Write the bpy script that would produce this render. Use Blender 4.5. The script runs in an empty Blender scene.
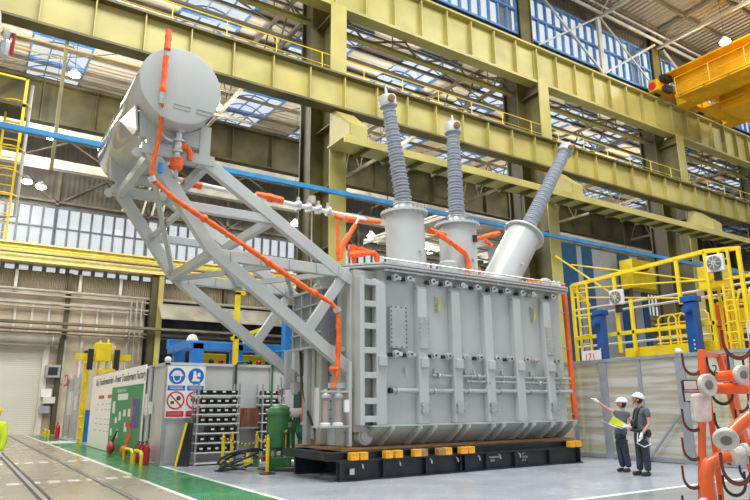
import bpy, bmesh, math, random
from mathutils import Vector, Matrix
random.seed(7)
PI = math.pi
S = bpy.context.scene
COL = S.collection

# ------------------------------------------------------------ camera
EYE = Vector((0, 0, 1.57))
r_ = Vector((0.83910473, -0.54391971, -0.00739002))
u_ = Vector((-0.12576913, -0.20720543, 0.97017938))
f_ = Vector((0.52923094, 0.81315267, 0.24227537))
cd = bpy.data.cameras.new('camera'); cam = bpy.data.objects.new('camera', cd); COL.objects.link(cam)
cd.sensor_width = 36.0; cd.lens = 626.0 / 750 * 36; cd.clip_end = 300
M4 = Matrix((r_, u_, -f_)).transposed().to_4x4(); M4.translation = EYE
cam.matrix_world = M4
S.camera = cam

# ------------------------------------------------------------ world, lights, exposure
w = bpy.data.worlds.new('world'); S.world = w; w.use_nodes = True
nt = w.node_tree; bg = nt.nodes['Background']
tc = nt.nodes.new('ShaderNodeTexCoord'); sx = nt.nodes.new('ShaderNodeSeparateXYZ')
nt.links.new(tc.outputs['Generated'], sx.inputs[0])
cr = nt.nodes.new('ShaderNodeValToRGB'); nt.links.new(sx.outputs['Z'], cr.inputs[0])
cr.color_ramp.elements[0].position = 0.0; cr.color_ramp.elements[0].color = (0.80, 0.80, 0.78, 1)
cr.color_ramp.elements[1].position = 0.45; cr.color_ramp.elements[1].color = (0.86, 0.93, 1.0, 1)
nt.links.new(cr.outputs[0], bg.inputs['Color']); bg.inputs['Strength'].default_value = .85
S.view_settings.view_transform = 'Standard'; S.view_settings.look = 'None'
S.view_settings.gamma = 1; S.view_settings.exposure = 0.12
S.view_settings.use_curve_mapping = False
S.cycles.max_bounces = 7; S.cycles.diffuse_bounces = 4; S.cycles.glossy_bounces = 3
S.cycles.transparent_max_bounces = 12; S.cycles.use_denoising = True
S.cycles.sample_clamp_indirect = 6

def area(name, loc, size, power, col=(1, .97, .92), rot=(0, 0, 0)):
    l = bpy.data.lights.new(name, 'AREA'); l.shape = 'RECTANGLE'; l.size, l.size_y = size
    l.energy = power; l.color = col
    o = bpy.data.objects.new(name, l); COL.objects.link(o); o.location = loc; o.rotation_euler = rot
    return o
area('roof_fill_light', (4, 8, 24.5), (16, 8), 6500)  # added area lamps in place of the main bay's unseen luminaires and skylights
area('roof_fill_light', (26, 10, 24.5), (16, 8), 3600)
area('roof_fill_light', (48, 10, 24.5), (16, 8), 1800)
area('second_bay_daylight', (8, 30, 18.3), (18, 8), 1100)
area('second_bay_daylight', (32, 30, 18.3), (18, 8), 1100)
area('second_bay_daylight', (56, 30, 18.3), (18, 8), 1100)

# ------------------------------------------------------------ materials
MATS = {}
def mat(name, col, rough=.5, metal=0, var=.12, scale=3.0, bump=0.0, bscale=30, emit=None, spec=.5, alpha=1, stretch=(1, 1, 1), col2=None, coat=0):
    if name in MATS: return MATS[name]
    m = bpy.data.materials.new(name); m.use_nodes = True; n = m.node_tree.nodes; L = m.node_tree.links
    b = n['Principled BSDF']; b.inputs['Roughness'].default_value = rough; b.inputs['Metallic'].default_value = metal
    b.inputs['Specular IOR Level'].default_value = spec; b.inputs['Coat Weight'].default_value = coat
    t = n.new('ShaderNodeTexCoord'); mp = n.new('ShaderNodeMapping'); mp.inputs['Scale'].default_value = stretch
    L.new(t.outputs['Object'], mp.inputs[0])
    no = n.new('ShaderNodeTexNoise'); no.inputs['Scale'].default_value = scale; no.inputs['Detail'].default_value = 4
    L.new(mp.outputs[0], no.inputs['Vector'])
    ra = n.new('ShaderNodeValToRGB'); L.new(no.outputs['Fac'], ra.inputs[0])
    c2 = col2 or tuple(max(0, c * (1 - var * 2)) for c in col); c1 = col if col2 else tuple(min(1, c * (1 + var)) for c in col)
    ra.color_ramp.elements[0].position = .3; ra.color_ramp.elements[0].color = (*c2, 1)
    ra.color_ramp.elements[1].position = .68; ra.color_ramp.elements[1].color = (*c1, 1)
    L.new(ra.outputs[0], b.inputs['Base Color'])
    if bump:
        n2 = n.new('ShaderNodeTexNoise'); n2.inputs['Scale'].default_value = bscale; L.new(mp.outputs[0], n2.inputs['Vector'])
        bp = n.new('ShaderNodeBump'); bp.inputs['Strength'].default_value = bump; bp.inputs['Distance'].default_value = .02
        L.new(n2.outputs['Fac'], bp.inputs['Height']); L.new(bp.outputs[0], b.inputs['Normal'])
    if emit: b.inputs['Emission Color'].default_value = (*emit[0], 1); b.inputs['Emission Strength'].default_value = emit[1]
    if alpha < 1: b.inputs['Alpha'].default_value = alpha
    MATS[name] = m; return m
def corrugated(name, col, col2, freq, axis='X', rough=.6, strength=.9):
    m = mat(name, col, rough, var=.1, scale=.5, col2=col2); n = m.node_tree.nodes; L = m.node_tree.links
    t = n.new('ShaderNodeTexCoord'); wv = n.new('ShaderNodeTexWave'); wv.bands_direction = axis; wv.inputs['Scale'].default_value = freq
    L.new(t.outputs['Object'], wv.inputs['Vector']); bp = n.new('ShaderNodeBump'); bp.inputs['Strength'].default_value = .9; bp.inputs['Distance'].default_value = .15
    bp.inputs['Strength'].default_value = strength; L.new(wv.outputs['Fac'], bp.inputs['Height']); L.new(bp.outputs[0], n['Principled BSDF'].inputs['Normal']); return m

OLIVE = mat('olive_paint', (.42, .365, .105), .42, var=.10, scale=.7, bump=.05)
OLIVE_D = mat('olive_paint_shaded', (.065, .055, .018), .5, var=.3, scale=.6)  # darker copy of the olive: dim lighting on far steel put into the colour
OLIVE_C = mat('olive_paint_part_shaded', (.13, .11, .032), .5, var=.3, scale=.6)  # olive darkened for webs and undersides, their shade put into the colour
GREY = mat('grey_enamel', (.455, .485, .48), .32, var=.05, scale=1.2, stretch=(1, 1, .3), coat=.2)
GREY2 = mat('primer_grey', (.40, .41, .41), .35, var=.08, scale=1.5, coat=.2)
BEIGEG = mat('warm_grey_enamel', (.40, .40, .36), .35, var=.08, scale=1.5)
STEEL = mat('zinc_steel', (.62, .63, .63), .3, .8, var=.15, scale=12)
PORC = mat('grey_silicone', (.46, .50, .57), .4, var=.05, scale=4)
ORANGE = mat('orange_wrap', (.93, .13, .008), .42, var=.16, scale=9, bump=.5, bscale=40)
ORANGE_P = mat('orange_paint', (.88, .125, .01), .35, var=.10, scale=3, coat=.4)
CLEARW = mat('clear_film', (.66, .63, .60), .22, var=.12, scale=8, bump=.6, bscale=25, coat=.6)
YEL = mat('yellow_paint', (.86, .64, .012), .4, var=.08, scale=2)
YEL_C = mat('crane_yellow', (.82, .43, .008), .4, var=.12, scale=1)
BLUE = mat('blue_paint', (.02, .21, .62), .4, var=.1, scale=2)
BLUE_P = mat('pipe_blue', (.03, .22, .46), .4, var=.15, scale=2)
BLUE_W = mat('window_blue', (.10, .24, .50), .45, var=.15, scale=2)
WHITE = mat('white_paint', (.78, .78, .76), .4, var=.05)
OFFW = mat('off_white_paint', (.62, .60, .53), .5, var=.1, scale=1.5)
DUCT = mat('duct_white', (.36, .34, .28), .5, var=.15, scale=1.0)
BLACK = mat('black_steel', (.022, .024, .03), .45, var=.3, scale=3)
BLACKP = mat('black_plastic', (.02, .021, .023), .4, var=.2)
HOOKR = mat('hook_dark_red', (.20, .025, .015), .45, var=.1)
MULL = mat('mullion_grey', (.14, .16, .20), .5, var=.1)
RUBBER = mat('hook_rubber', (.035, .02, .02), .6, var=.2)
DARK = mat('recess_darkness', (.03, .033, .04), .7, var=.4, scale=1)  # near black for the recess walls: the opening's darkness put into the colour
GREENM = mat('machine_green', (.05, .20, .055), .4, var=.15, scale=3, coat=.2)
GREEND = mat('motor_green', (.015, .13, .075), .4, var=.15, scale=3)
RED = mat('red_paint', (.55, .02, .025), .35, var=.1)
REDO = mat('crate_red_orange', (.62, .12, .03), .5, var=.1)
WOOD = mat('timber', (.40, .22, .09), .7, var=.2, scale=6, stretch=(1, 6, 6))
YBLOCK = mat('yellow_block', (.90, .42, .02), .5, var=.15, scale=5)
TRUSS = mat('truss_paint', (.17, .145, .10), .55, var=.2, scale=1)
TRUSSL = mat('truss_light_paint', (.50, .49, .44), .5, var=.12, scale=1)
CEIL = corrugated('roof_sheet', (.72, .64, .50), (.62, .54, .41), .55, 'Y', strength=.4)
CEILM = corrugated('main_roof_sheet', (.36, .35, .32), (.27, .26, .24), .8, 'X')
WALLC = corrugated('wall_sheet_tan', (.40, .33, .22), (.30, .25, .17), 2.2, 'X')
WALLD = corrugated('wall_sheet_dark', (.12, .105, .085), (.08, .07, .055), 1.0, 'X', strength=.25)
WALLP = mat('wall_panel_tan', (.50, .42, .30), .6, var=.12, scale=.7)
DOORM = corrugated('roller_slats', (.60, .60, .53), (.54, .54, .48), 2.6, 'Z', strength=.12)
ALU = mat('alu_panel', (.60, .62, .63), .28, .3, var=.07, scale=1.0, stretch=(1, 1, .4))
ALUF = mat('alu_frame', (.36, .39, .43), .35, .3, var=.08)
GLASS_T = None
def pane_mat(name, col, a, rough=.15):
    m = bpy.data.materials.new(name); m.use_nodes = True; n = m.node_tree.nodes; L = m.node_tree.links
    o = n['Material Output']; b = n['Principled BSDF']; b.inputs['Base Color'].default_value = (*col, 1); b.inputs['Roughness'].default_value = rough
    t = n.new('ShaderNodeBsdfTransparent'); mx = n.new('ShaderNodeMixShader'); mx.inputs[0].default_value = a
    L.new(t.outputs[0], mx.inputs[1]); L.new(b.outputs[0], mx.inputs[2]); L.new(mx.outputs[0], o.inputs[0]); return m
PANE = pane_mat('window_pane', (.75, .82, .9), .12)
def poly_sheet():
    m = pane_mat('polycarbonate_sheet', (.5, .5, .5), .55, .2); n = m.node_tree.nodes; L = m.node_tree.links
    t = n.new('ShaderNodeTexCoord'); mp = n.new('ShaderNodeMapping'); mp.inputs['Scale'].default_value = (1, .3, 6); L.new(t.outputs['Object'], mp.inputs[0])
    no = n.new('ShaderNodeTexNoise'); no.inputs['Scale'].default_value = 1.0; no.inputs['Detail'].default_value = 3; L.new(mp.outputs[0], no.inputs['Vector'])
    ra = n.new('ShaderNodeValToRGB'); L.new(no.outputs['Fac'], ra.inputs[0])
    e = ra.color_ramp.elements; e[0].position = .36; e[0].color = (.50, .44, .26, 1); e[1].position = .58; e[1].color = (.72, .71, .66, 1)  # streak tones imitate the blurred yellow things seen through the sheet
    k = e.new(.47); k.color = (.58, .55, .44, 1)
    L.new(ra.outputs[0], n['Principled BSDF'].inputs['Base Color']); return m
POLY = poly_sheet()
GLASSC = pane_mat('breather_glass', (.5, .52, .5), .35, .1)
LAMP = mat('lamp_glow', (1, 1, 1), emit=((1, .98, .92), 30))
SKIN = mat('skin', (.58, .31, .20), .5, var=.05)
SHIRT = mat('grey_shirt', (.10, .12, .145), .8, var=.12, scale=8)
TROU = mat('navy_trousers', (.035, .042, .065), .8, var=.2, scale=8, bump=.4, bscale=12)
HAIR = mat('dark_hair', (.02, .014, .01), .6)
GLOVE = mat('white_glove', (.78, .78, .76), .7, var=.04)
HELM = mat('helmet_white', (.86, .86, .85), .25, var=.02, coat=.5)

def floor_mat():
    m = bpy.data.materials.new('painted_floor'); m.use_nodes = True; n = m.node_tree.nodes; L = m.node_tree.links
    b = n['Principled BSDF']; g = n.new('ShaderNodeNewGeometry'); s = n.new('ShaderNodeSeparateXYZ'); L.new(g.outputs['Position'], s.inputs[0])
    X, Y = s.outputs['X'], s.outputs['Y']
    def mth(op, a, c):
        k = n.new('ShaderNodeMath'); k.operation = op
        for i, v in enumerate((a, c)):
            if isinstance(v, (int, float)): k.inputs[i].default_value = v
            else: L.new(v, k.inputs[i])
        return k.outputs[0]
    def rect(x0, x1, y0, y1):
        return mth('MULTIPLY', mth('MULTIPLY', mth('GREATER_THAN', X, x0), mth('LESS_THAN', X, x1)), mth('MULTIPLY', mth('GREATER_THAN', Y, y0), mth('LESS_THAN', Y, y1)))
    def tone(c, sc, v, det=6):
        no = n.new('ShaderNodeTexNoise'); no.inputs['Scale'].default_value = sc; no.inputs['Detail'].default_value = det; L.new(g.outputs['Position'], no.inputs['Vector'])
        ra = n.new('ShaderNodeValToRGB'); L.new(no.outputs['Fac'], ra.inputs[0]); e = ra.color_ramp.elements
        e[0].position = .3; e[0].color = (*[q * (1 - v) for q in c], 1); e[1].position = .7; e[1].color = (*[q * (1 + v) for q in c], 1)
        return ra.outputs[0]
    cur = tone((.35, .305, .23), .5, .07, 3)
    def over(mask, c):
        nonlocal cur
        mx = n.new('ShaderNodeMix'); mx.data_type = 'RGBA'; L.new(mask, mx.inputs[0]); L.new(cur, mx.inputs[6])
        if isinstance(c, tuple): mx.inputs[7].default_value = (*c, 1)
        else: L.new(c, mx.inputs[7])
        cur = mx.outputs[2]
    wht = tone((.86, .86, .82), 4, .04)
    over(rect(5.0, 90, -5, 60), tone((.36, .395, .45), .5, .10, 4))
    over(rect(5.0, 12, 17.7, 18.5), tone((.56, .53, .46), 1, .06))
    over(rect(3.74, 4.98, -5, 44), tone((.035, .22, .09), .9, .2))
    over(rect(3.66, 3.76, -5, 15.5), wht); over(rect(3.70, 3.82, 16.8, 45), wht)
    over(rect(4.93, 5.04, -5, 18.7), wht); over(rect(3.8, 5.0, 33.6, 36.0), wht)
    over(rect(5.04, 40, 7.62, 7.76), wht)
    over(rect(5.04, 40, -5, 7.62), tone((.25, .27, .28), .6, .12))
    for yy, d in ((16.05, .42), (22.0, .42)):
        q = mth('FRACT', mth('MULTIPLY', mth('ADD', X, 10.1), 2.5), 0)
        over(mth('MULTIPLY', rect(-6, 3.66, yy, yy + d), mth('LESS_THAN', q, .62)), wht)
    L.new(cur, b.inputs['Base Color']); b.inputs['Roughness'].default_value = .22
    no = n.new('ShaderNodeTexNoise'); no.inputs['Scale'].default_value = 1.2; no.inputs['Detail'].default_value = 5; L.new(g.outputs['Position'], no.inputs['Vector'])
    mr = n.new('ShaderNodeMapRange'); mr.inputs[3].default_value = .12; mr.inputs[4].default_value = .38; L.new(no.outputs['Fac'], mr.inputs[0]); L.new(mr.outputs[0], b.inputs['Roughness'])
    return m

# ------------------------------------------------------------ mesh builder
class MB:
    def __init__(s): s.v = []; s.f = []; s.m = []; s.mi = 0
    def add(s, vs, fs):
        k = len(s.v); s.v += [Vector(a) for a in vs]; s.f += [tuple(i + k for i in f) for f in fs]; s.m += [s.mi] * len(fs); return s
    def use(s, i): s.mi = i; return s
    def box(s, x0, x1, y0, y1, z0, z1):
        return s.add([(x0, y0, z0), (x1, y0, z0), (x1, y1, z0), (x0, y1, z0), (x0, y0, z1), (x1, y0, z1), (x1, y1, z1), (x0, y1, z1)],
                     [(0, 3, 2, 1), (4, 5, 6, 7), (0, 1, 5, 4), (1, 2, 6, 5), (2, 3, 7, 6), (3, 0, 4, 7)])
    def prism(s, poly, off):
        n = len(poly); off = Vector(off); a = [Vector(p) for p in poly]
        return s.add(a + [p + off for p in a], [tuple(range(n))[::-1], tuple(range(n, 2 * n))] + [(i, (i + 1) % n, (i + 1) % n + n, i + n) for i in range(n)])
    def frame(s, p, q, up=(0, 0, 1)):
        d = (Vector(q) - Vector(p)).normalized(); up = Vector(up)
        if abs(d.dot(up)) > .98: up = Vector((0, 1, 0)) if abs(d.y) < .9 else Vector((1, 0, 0))
        a = d.cross(up).normalized(); b = a.cross(d).normalized(); return d, a, b
    def bar(s, p, q, w, h, up=(0, 0, 1)):
        p = Vector(p); q = Vector(q); d, a, b = s.frame(p, q, up)
        c = [a * (w / 2) + b * (h / 2), -a * (w / 2) + b * (h / 2), -a * (w / 2) - b * (h / 2), a * (w / 2) - b * (h / 2)]
        return s.add([p + e for e in c] + [q + e for e in c], [(0, 1, 2, 3)[::-1], (4, 5, 6, 7), (0, 1, 5, 4), (1, 2, 6, 5), (2, 3, 7, 6), (3, 0, 4, 7)])
    def ibeam(s, p, q, w, h, t=.03, up=(0, 0, 1)):
        p = Vector(p); q = Vector(q); d, a, b = s.frame(p, q, up)
        for k in (1, -1): s.bar(p + b * k * (h / 2 - t / 2), q + b * k * (h / 2 - t / 2), w, t, up)
        return s.bar(p, q, t, h - 2 * t, up)
    def tube(s, pts, r, n=8):
        pts = [Vector(p) for p in pts]; rs = r if isinstance(r, (list, tuple)) else [r] * len(pts); k = len(s.v); A = None; vs = []
        for i, p in enumerate(pts):
            d = (pts[min(i + 1, len(pts) - 1)] - pts[max(i - 1, 0)]).normalized()
            if A is None: A = s.frame(Vector(), d)[1]
            A = (A - d * A.dot(d)).normalized(); B = d.cross(A)
            vs += [p + (A * math.cos(2 * PI * j / n) + B * math.sin(2 * PI * j / n)) * rs[i] for j in range(n)]
        m = len(pts); fs = [(i * n + j, i * n + (j + 1) % n, (i + 1) * n + (j + 1) % n, (i + 1) * n + j) for i in range(m - 1) for j in range(n)]
        fs += [tuple(range(n))[::-1], tuple(range((m - 1) * n, m * n))]
        return s.add(vs, fs)
    def cyl(s, p, q, r, r2=None, n=16): return s.tube([p, q], [r, r if r2 is None else r2], n)
    def lathe(s, o, ax, prof, n=20):
        o = Vector(o); d = Vector(ax).normalized(); _, A, B = s.frame(Vector(), d)
        vs = [o + d * t + (A * math.cos(2 * PI * j / n) + B * math.sin(2 * PI * j / n)) * max(r, 1e-4) for r, t in prof for j in range(n)]
        m = len(prof); fs = [(i * n + j, i * n + (j + 1) % n, (i + 1) * n + (j + 1) % n, (i + 1) * n + j) for i in range(m - 1) for j in range(n)]
        fs += [tuple(range(n))[::-1], tuple(range((m - 1) * n, m * n))]
        return s.add(vs, fs)
    def ball(s, c, r, sc=(1, 1, 1), n=12, m=8):
        c = Vector(c); vs = []
        for i in range(m + 1):
            a = PI * i / m
            for j in range(n): b = 2 * PI * j / n; vs.append(c + Vector((math.sin(a) * math.cos(b) * sc[0], math.sin(a) * math.sin(b) * sc[1], math.cos(a) * sc[2])) * r)
        return s.add(vs, [(i * n + j, (i + 1) * n + j, (i + 1) * n + (j + 1) % n, i * n + (j + 1) % n) for i in range(m) for j in range(n)])
    def build(s, name, mats, root=None, smooth=35, bevel=0):
        me = bpy.data.meshes.new(name); o = bpy.data.objects.new(name, me)
        if root is not None:
            org = RO[root.name]; o.parent = root; RO[o.name] = org
        else:
            xs = [v.x for v in s.v]; ys = [v.y for v in s.v]
            org = Vector(((min(xs) + max(xs)) / 2, (min(ys) + max(ys)) / 2, min(v.z for v in s.v))); o.location = org; RO[o.name] = org
        me.from_pydata([v - org for v in s.v], [], s.f)
        for m in (mats if isinstance(mats, (list, tuple)) else [mats]): me.materials.append(m)
        me.polygons.foreach_set('material_index', s.m)
        bm = bmesh.new(); bm.from_mesh(me); bmesh.ops.remove_doubles(bm, verts=bm.verts, dist=1e-5) if len(s.v) < 4 else None
        bmesh.ops.recalc_face_normals(bm, faces=bm.faces); bm.to_mesh(me); bm.free()
        if smooth:
            me.polygons.foreach_set('use_smooth', [True] * len(me.polygons)); me.set_sharp_from_angle(angle=math.radians(smooth))
        COL.objects.link(o)
        if bevel:
            b = o.modifiers.new('bevel', 'BEVEL'); b.width = bevel; b.segments = 2; b.limit_method = 'ANGLE'
        return o
RO = {}
def thing(name, label, cat, loc, group=None):
    o = bpy.data.objects.new(name, None); o.empty_display_size = .2; COL.objects.link(o); o.location = loc; RO[o.name] = Vector(loc)
    o['label'] = label; o['category'] = cat
    if group: o['group'] = group
    return o
def tag(o, label, cat, group=None, kind=None):
    o['label'] = label; o['category'] = cat
    if group: o['group'] = group
    if kind: o['kind'] = kind
    return o
def struct(o): o['kind'] = 'structure'; return o
def copy_tree(o, loc=None, label=None, parent=None):
    c = o.copy(); COL.objects.link(c)
    if parent is not None: c.parent = parent
    else: RO[c.name] = Vector(loc)
    if loc is not None: c.location = loc
    if label: c['label'] = label
    for ch in list(o.children): copy_tree(ch, parent=c)
    return c
def text(body, size, org, xdir, updir, m, root, name='lettering', align='LEFT', thick=.002):
    cu = bpy.data.curves.new(name, 'FONT'); cu.body = body; cu.size = size; cu.extrude = thick; cu.align_x = align; cu.resolution_u = 2
    t = bpy.data.objects.new('t', cu); COL.objects.link(t); bpy.context.view_layer.update()
    me = bpy.data.meshes.new_from_object(t.evaluated_get(bpy.context.evaluated_depsgraph_get()))
    bpy.data.objects.remove(t)
    X = Vector(xdir).normalized(); U = Vector(updir).normalized(); Z = X.cross(U)
    Mx = Matrix((X, U, Z)).transposed().to_4x4(); Mx.translation = Vector(org) - RO[root.name]
    me.transform(Mx); me.materials.clear(); me.materials.append(m); o = bpy.data.objects.new(name, me); COL.objects.link(o); o.parent = root; return o
ORD = ['first', 'second', 'third', 'fourth', 'fifth', 'sixth', 'seventh', 'eighth', 'ninth', 'tenth', 'eleventh', 'twelfth', 'thirteenth', 'fourteenth', 'fifteenth', 'sixteenth']

# ============================================================ SETTING
struct(MB().box(-14.6, 80.9, -6, 46.6, -.3, 0).build('floor', floor_mat(), smooth=0))
# back wall, in horizontal bands
XW0, XW1 = -14, 80
wb = MB().box(4.35, 10.4, 46, 46.3, 0, 9.2).box(-14, -3.2, 46, 46.3, 0, 9.2).box(22, 80, 46, 46.3, 0, 9.2).box(-3.2, 4.35, 46, 46.3, 5.5, 9.2)
struct(wb.build('wall_back', WALLP, smooth=0))
struct(MB().box(XW0, XW1, 46, 46.3, 9.2, 10.4).build('wall_back', WALLC, smooth=0))
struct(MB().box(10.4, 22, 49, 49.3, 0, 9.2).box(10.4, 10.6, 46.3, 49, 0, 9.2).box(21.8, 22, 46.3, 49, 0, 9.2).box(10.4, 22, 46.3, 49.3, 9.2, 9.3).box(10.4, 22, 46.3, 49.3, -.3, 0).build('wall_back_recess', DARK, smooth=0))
struct(MB().box(XW0, XW1, 46, 46.3, 10.75, 12.05).build('wall_back', WALLP, smooth=0))
struct(MB().box(XW0, XW1, 46, 46.3, 14.95, 23.2).build('wall_back', WALLD, smooth=0))
wi = 0
for k in range(15):
    x0 = -14 + 6 * k + .1; x1 = x0 + 5.8 + .1
    m = MB()
    for i in range(9): m.box(x0 + i * (x1 - x0) / 8 - .07, x0 + i * (x1 - x0) / 8 + .07, 45.96, 46.1, 12.05, 14.95)
    for z in (12.1, 13.45, 14.9): m.box(x0, x1, 45.95, 46.12, z - .05, z + .05)
    o = m.build('window_%d' % (wi + 1), MULL, smooth=0); struct(o); wi += 1
    MB().box(x0, x1, 46.14, 46.16, 12.05, 14.95).build('pane', PANE, o, smooth=0)
# strip glazing under the yellow beam
for k in range(5):
    x0 = -14 + 19 * k; x1 = min(x0 + 18.9, 80); m = MB()
    for i in range(24): m.box(x0 + i * .8, x0 + i * .8 + .25, 45.95, 46.1, 10.4, 10.75)
    o = m.build('window_%d' % (wi + 1), MULL, smooth=0); struct(o); wi += 1
    MB().box(x0, x1, 46.14, 46.16, 10.4, 10.75).build('pane', PANE, o, smooth=0)
# left and right end walls
struct(MB().box(-14.6, -14.3, 20, 46.3, 0, 23.2).build('wall_left', WALLP, smooth=0))
struct(MB().box(80.6, 80.9, 8, 46.3, 0, 27).build('wall_right', WALLD, smooth=0))
# roller door
o = struct(MB().box(-3.2, 4.3, 46.05, 46.12, 0, 5.5).build('door_1', DOORM, smooth=0))
MB().box(4.25, 4.6, 45.8, 46.1, 0, 5.6).box(-3.5, -3.15, 45.8, 46.1, 0, 5.6).box(-3.5, 4.6, 45.85, 46.1, 5.45, 5.6).build('door_frame', OFFW, o, smooth=0)
# off-white glazing bars on the tan wall
m = MB()
for i in range(14): m.box(-2.6 + i * .98, -2.47 + i * .98, 45.85, 46, 6.3, 8.35)
m.box(-4, 10.3, 45.85, 46, 8.3, 8.45)
struct(m.build('trim_1', OFFW, smooth=0))
m = MB()
for x in (5.4, 6.4, 7.5, 8.4, 9.3): m.box(x, x + .14, 45.85, 46, 3.2, 6.0)
for x in (2.1, 5.9, 8.5): m.box(x, x + .18, 45.8, 46, 8.9, 10.4)
struct(m.build('trim_2', OFFW, smooth=0))
m = MB()
for x in (.5, 5.2, 16.0): m.box(x, x + .28, 45.7, 46, 6.0, 10.4)
m.box(5.1, 5.4, 45.6, 46, 0, 6)
struct(m.build('trim_3', OLIVE_D, smooth=0))
# wall bracing in the dark band
m = MB()
for x in range(-14, 78, 6):
    m.bar((x, 45.8, 15.1), (x + 3, 45.8, 17.3), .1, .12); m.bar((x + 6, 45.8, 15.1), (x + 3, 45.8, 17.3), .1, .12); m.box(x - .1, x + .1, 45.7, 46, 15, 17.6)
m.box(XW0, XW1, 45.7, 46, 15.15, 15.3)
struct(m.build('trim_4', TRUSS, smooth=0))

# ---- second-bay roof (rises slowly from y=20.8 to y=46)
def rz(y): return 20.65 + (y - 20.6) * .083
SK = [(1.0 + 6.1 * k, 4.1 + 6.1 * k) for k in range(-2, 13)]
m = MB(); px_ = XW0
YS0, YS1 = 25.0, 43.4
for a, b in SK + [(80, 80)]:
    if a > px_: m.prism([(px_, YS0, rz(YS0)), (a, YS0, rz(YS0)), (a, YS1, rz(YS1)), (px_, YS1, rz(YS1))], (0, 0, .15))
    px_ = b
m.prism([(XW0, 20.7, rz(20.7)), (80, 20.7, rz(20.7)), (80, YS0, rz(YS0)), (XW0, YS0, rz(YS0))], (0, 0, .15))
m.prism([(XW0, YS1, rz(YS1)), (80, YS1, rz(YS1)), (80, 46.2, rz(46.2)), (XW0, 46.2, rz(46.2))], (0, 0, .15))
struct(m.build('ceiling', CEIL, smooth=0))
for k, (a, b) in enumerate(SK):
    m = MB()
    for i in range(4):
        x = a + (b - a) * i / 3; m.bar((x, YS0, rz(YS0)), (x, YS1, rz(YS1)), .09 if i in (0, 3) else .06, .14 if i in (0, 3) else .1)
    n_ = 11
    for i in range(n_):
        y = YS0 + (YS1 - YS0) * i / (n_ - 1); z = rz(y)
        pts = [(a + (b - a) * j / 6, y, z + .55 * math.sin(PI * j / 6) + .02) for j in range(7)]
        m.tube(pts, .045, 5)
        if i % 2 == 0: m.bar((a, y, z - .05), (b, y, z - .05), .22, .16)
    m.mi = 0
    o = struct(m.build('window_%d' % (wi + 1), BLUE_W, smooth=0)); wi += 1
    g = MB()
    for j in range(6):
        p = [(a + (b - a) * t / 6, .55 * math.sin(PI * t / 6) + .07) for t in (j, j + 1)]
        g.add([(p[0][0], YS0, rz(YS0) + p[0][1]), (p[1][0], YS0, rz(YS0) + p[1][1]), (p[1][0], YS1, rz(YS1) + p[1][1]), (p[0][0], YS1, rz(YS1) + p[0][1])], [(0, 1, 2, 3)])
    g.build('pane', PANE, o)
# purlins, as trim of the roof
m = MB()
y = 21.6
while y < 46: m.ibeam((XW0, y, rz(y) - .14), (80, y, rz(y) - .14), .12, .2, .03) if not any(abs(y - t) < .01 for t in ()) else None; y += 2.6
struct(m.build('trim_5', TRUSS, smooth=0))

# ---- main-bay roof above the clerestory
m = MB().prism([(16, 4, 25.7), (80, 4, 25.7), (80, 20.9, 25.2), (16, 20.9, 25.2)], (0, 0, .15))
struct(m.build('ceiling', CEILM, smooth=0))
m = MB()
for y in (5, 7.2, 9.4, 11.6, 13.8, 16, 18.2, 20): m.ibeam((16, y, 25.5 - (y - 4) * .03), (80, y, 25.5 - (y - 4) * .03), .14, .28, .03)
struct(m.build('trim_6', TRUSS, smooth=0))
struct(MB().box(16, 80, 20.7, 20.85, 23.6, 25.3).build('wall_clerestory', WALLD, smooth=0))
struct(MB().box(16, 80, 20.7, 20.85, 20.3, 20.75).build('wall_clerestory', WALLD, smooth=0))
CX = [-12.9, -.9, 11.1, 23.1, 35.1, 47.1, 59.1, 71.1]
for k, c in enumerate([11.1, 23.1, 35.1, 47.1, 59.1]):
    a, b = max(c + .5, 16), c + 11.5; m = MB(); n_ = int((b - a) / .66)
    for i in range(n_ + 1):
        x = a + (b - a) * i / n_; m.box(x - .06, x + .06, 20.62, 20.76, 20.75, 23.6)
    for z in (20.8, 22.25, 23.55): m.box(a, b, 20.58, 20.76, z - .06, z + .06)
    o = struct(m.build('window_%d' % (wi + 1), BLUE_W, smooth=0)); wi += 1
    MB().box(a, b, 20.76, 20.78, 20.75, 23.6).build('pane', PANE, o, smooth=0)

# ============================================================ STEEL FRAME
POS = ['far left end', 'left end', 'behind the conservator tank', 'right of the middle bushing', 'far right under the crane', 'extreme right end', 'beyond the crane', 'at the far end of the hall']
def column(cx, label):
    t = thing('building_column', label, 'column', (cx, 19.6, 0), 'olive columns of the crane row')
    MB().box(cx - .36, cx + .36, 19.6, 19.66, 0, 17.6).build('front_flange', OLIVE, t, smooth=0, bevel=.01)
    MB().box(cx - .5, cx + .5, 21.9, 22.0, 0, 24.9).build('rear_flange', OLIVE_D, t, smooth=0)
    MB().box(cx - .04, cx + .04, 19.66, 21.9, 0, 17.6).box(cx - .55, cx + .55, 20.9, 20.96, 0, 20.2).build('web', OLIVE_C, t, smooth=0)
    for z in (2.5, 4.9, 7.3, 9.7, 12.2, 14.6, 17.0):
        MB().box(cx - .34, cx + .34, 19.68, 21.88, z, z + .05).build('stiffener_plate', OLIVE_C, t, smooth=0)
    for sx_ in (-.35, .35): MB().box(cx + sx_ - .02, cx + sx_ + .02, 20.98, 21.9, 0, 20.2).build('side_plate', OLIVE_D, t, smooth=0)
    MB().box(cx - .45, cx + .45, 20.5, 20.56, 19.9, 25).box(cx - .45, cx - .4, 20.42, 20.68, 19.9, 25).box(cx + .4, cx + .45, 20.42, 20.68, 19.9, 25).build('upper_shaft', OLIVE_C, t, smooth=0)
    return t
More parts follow.
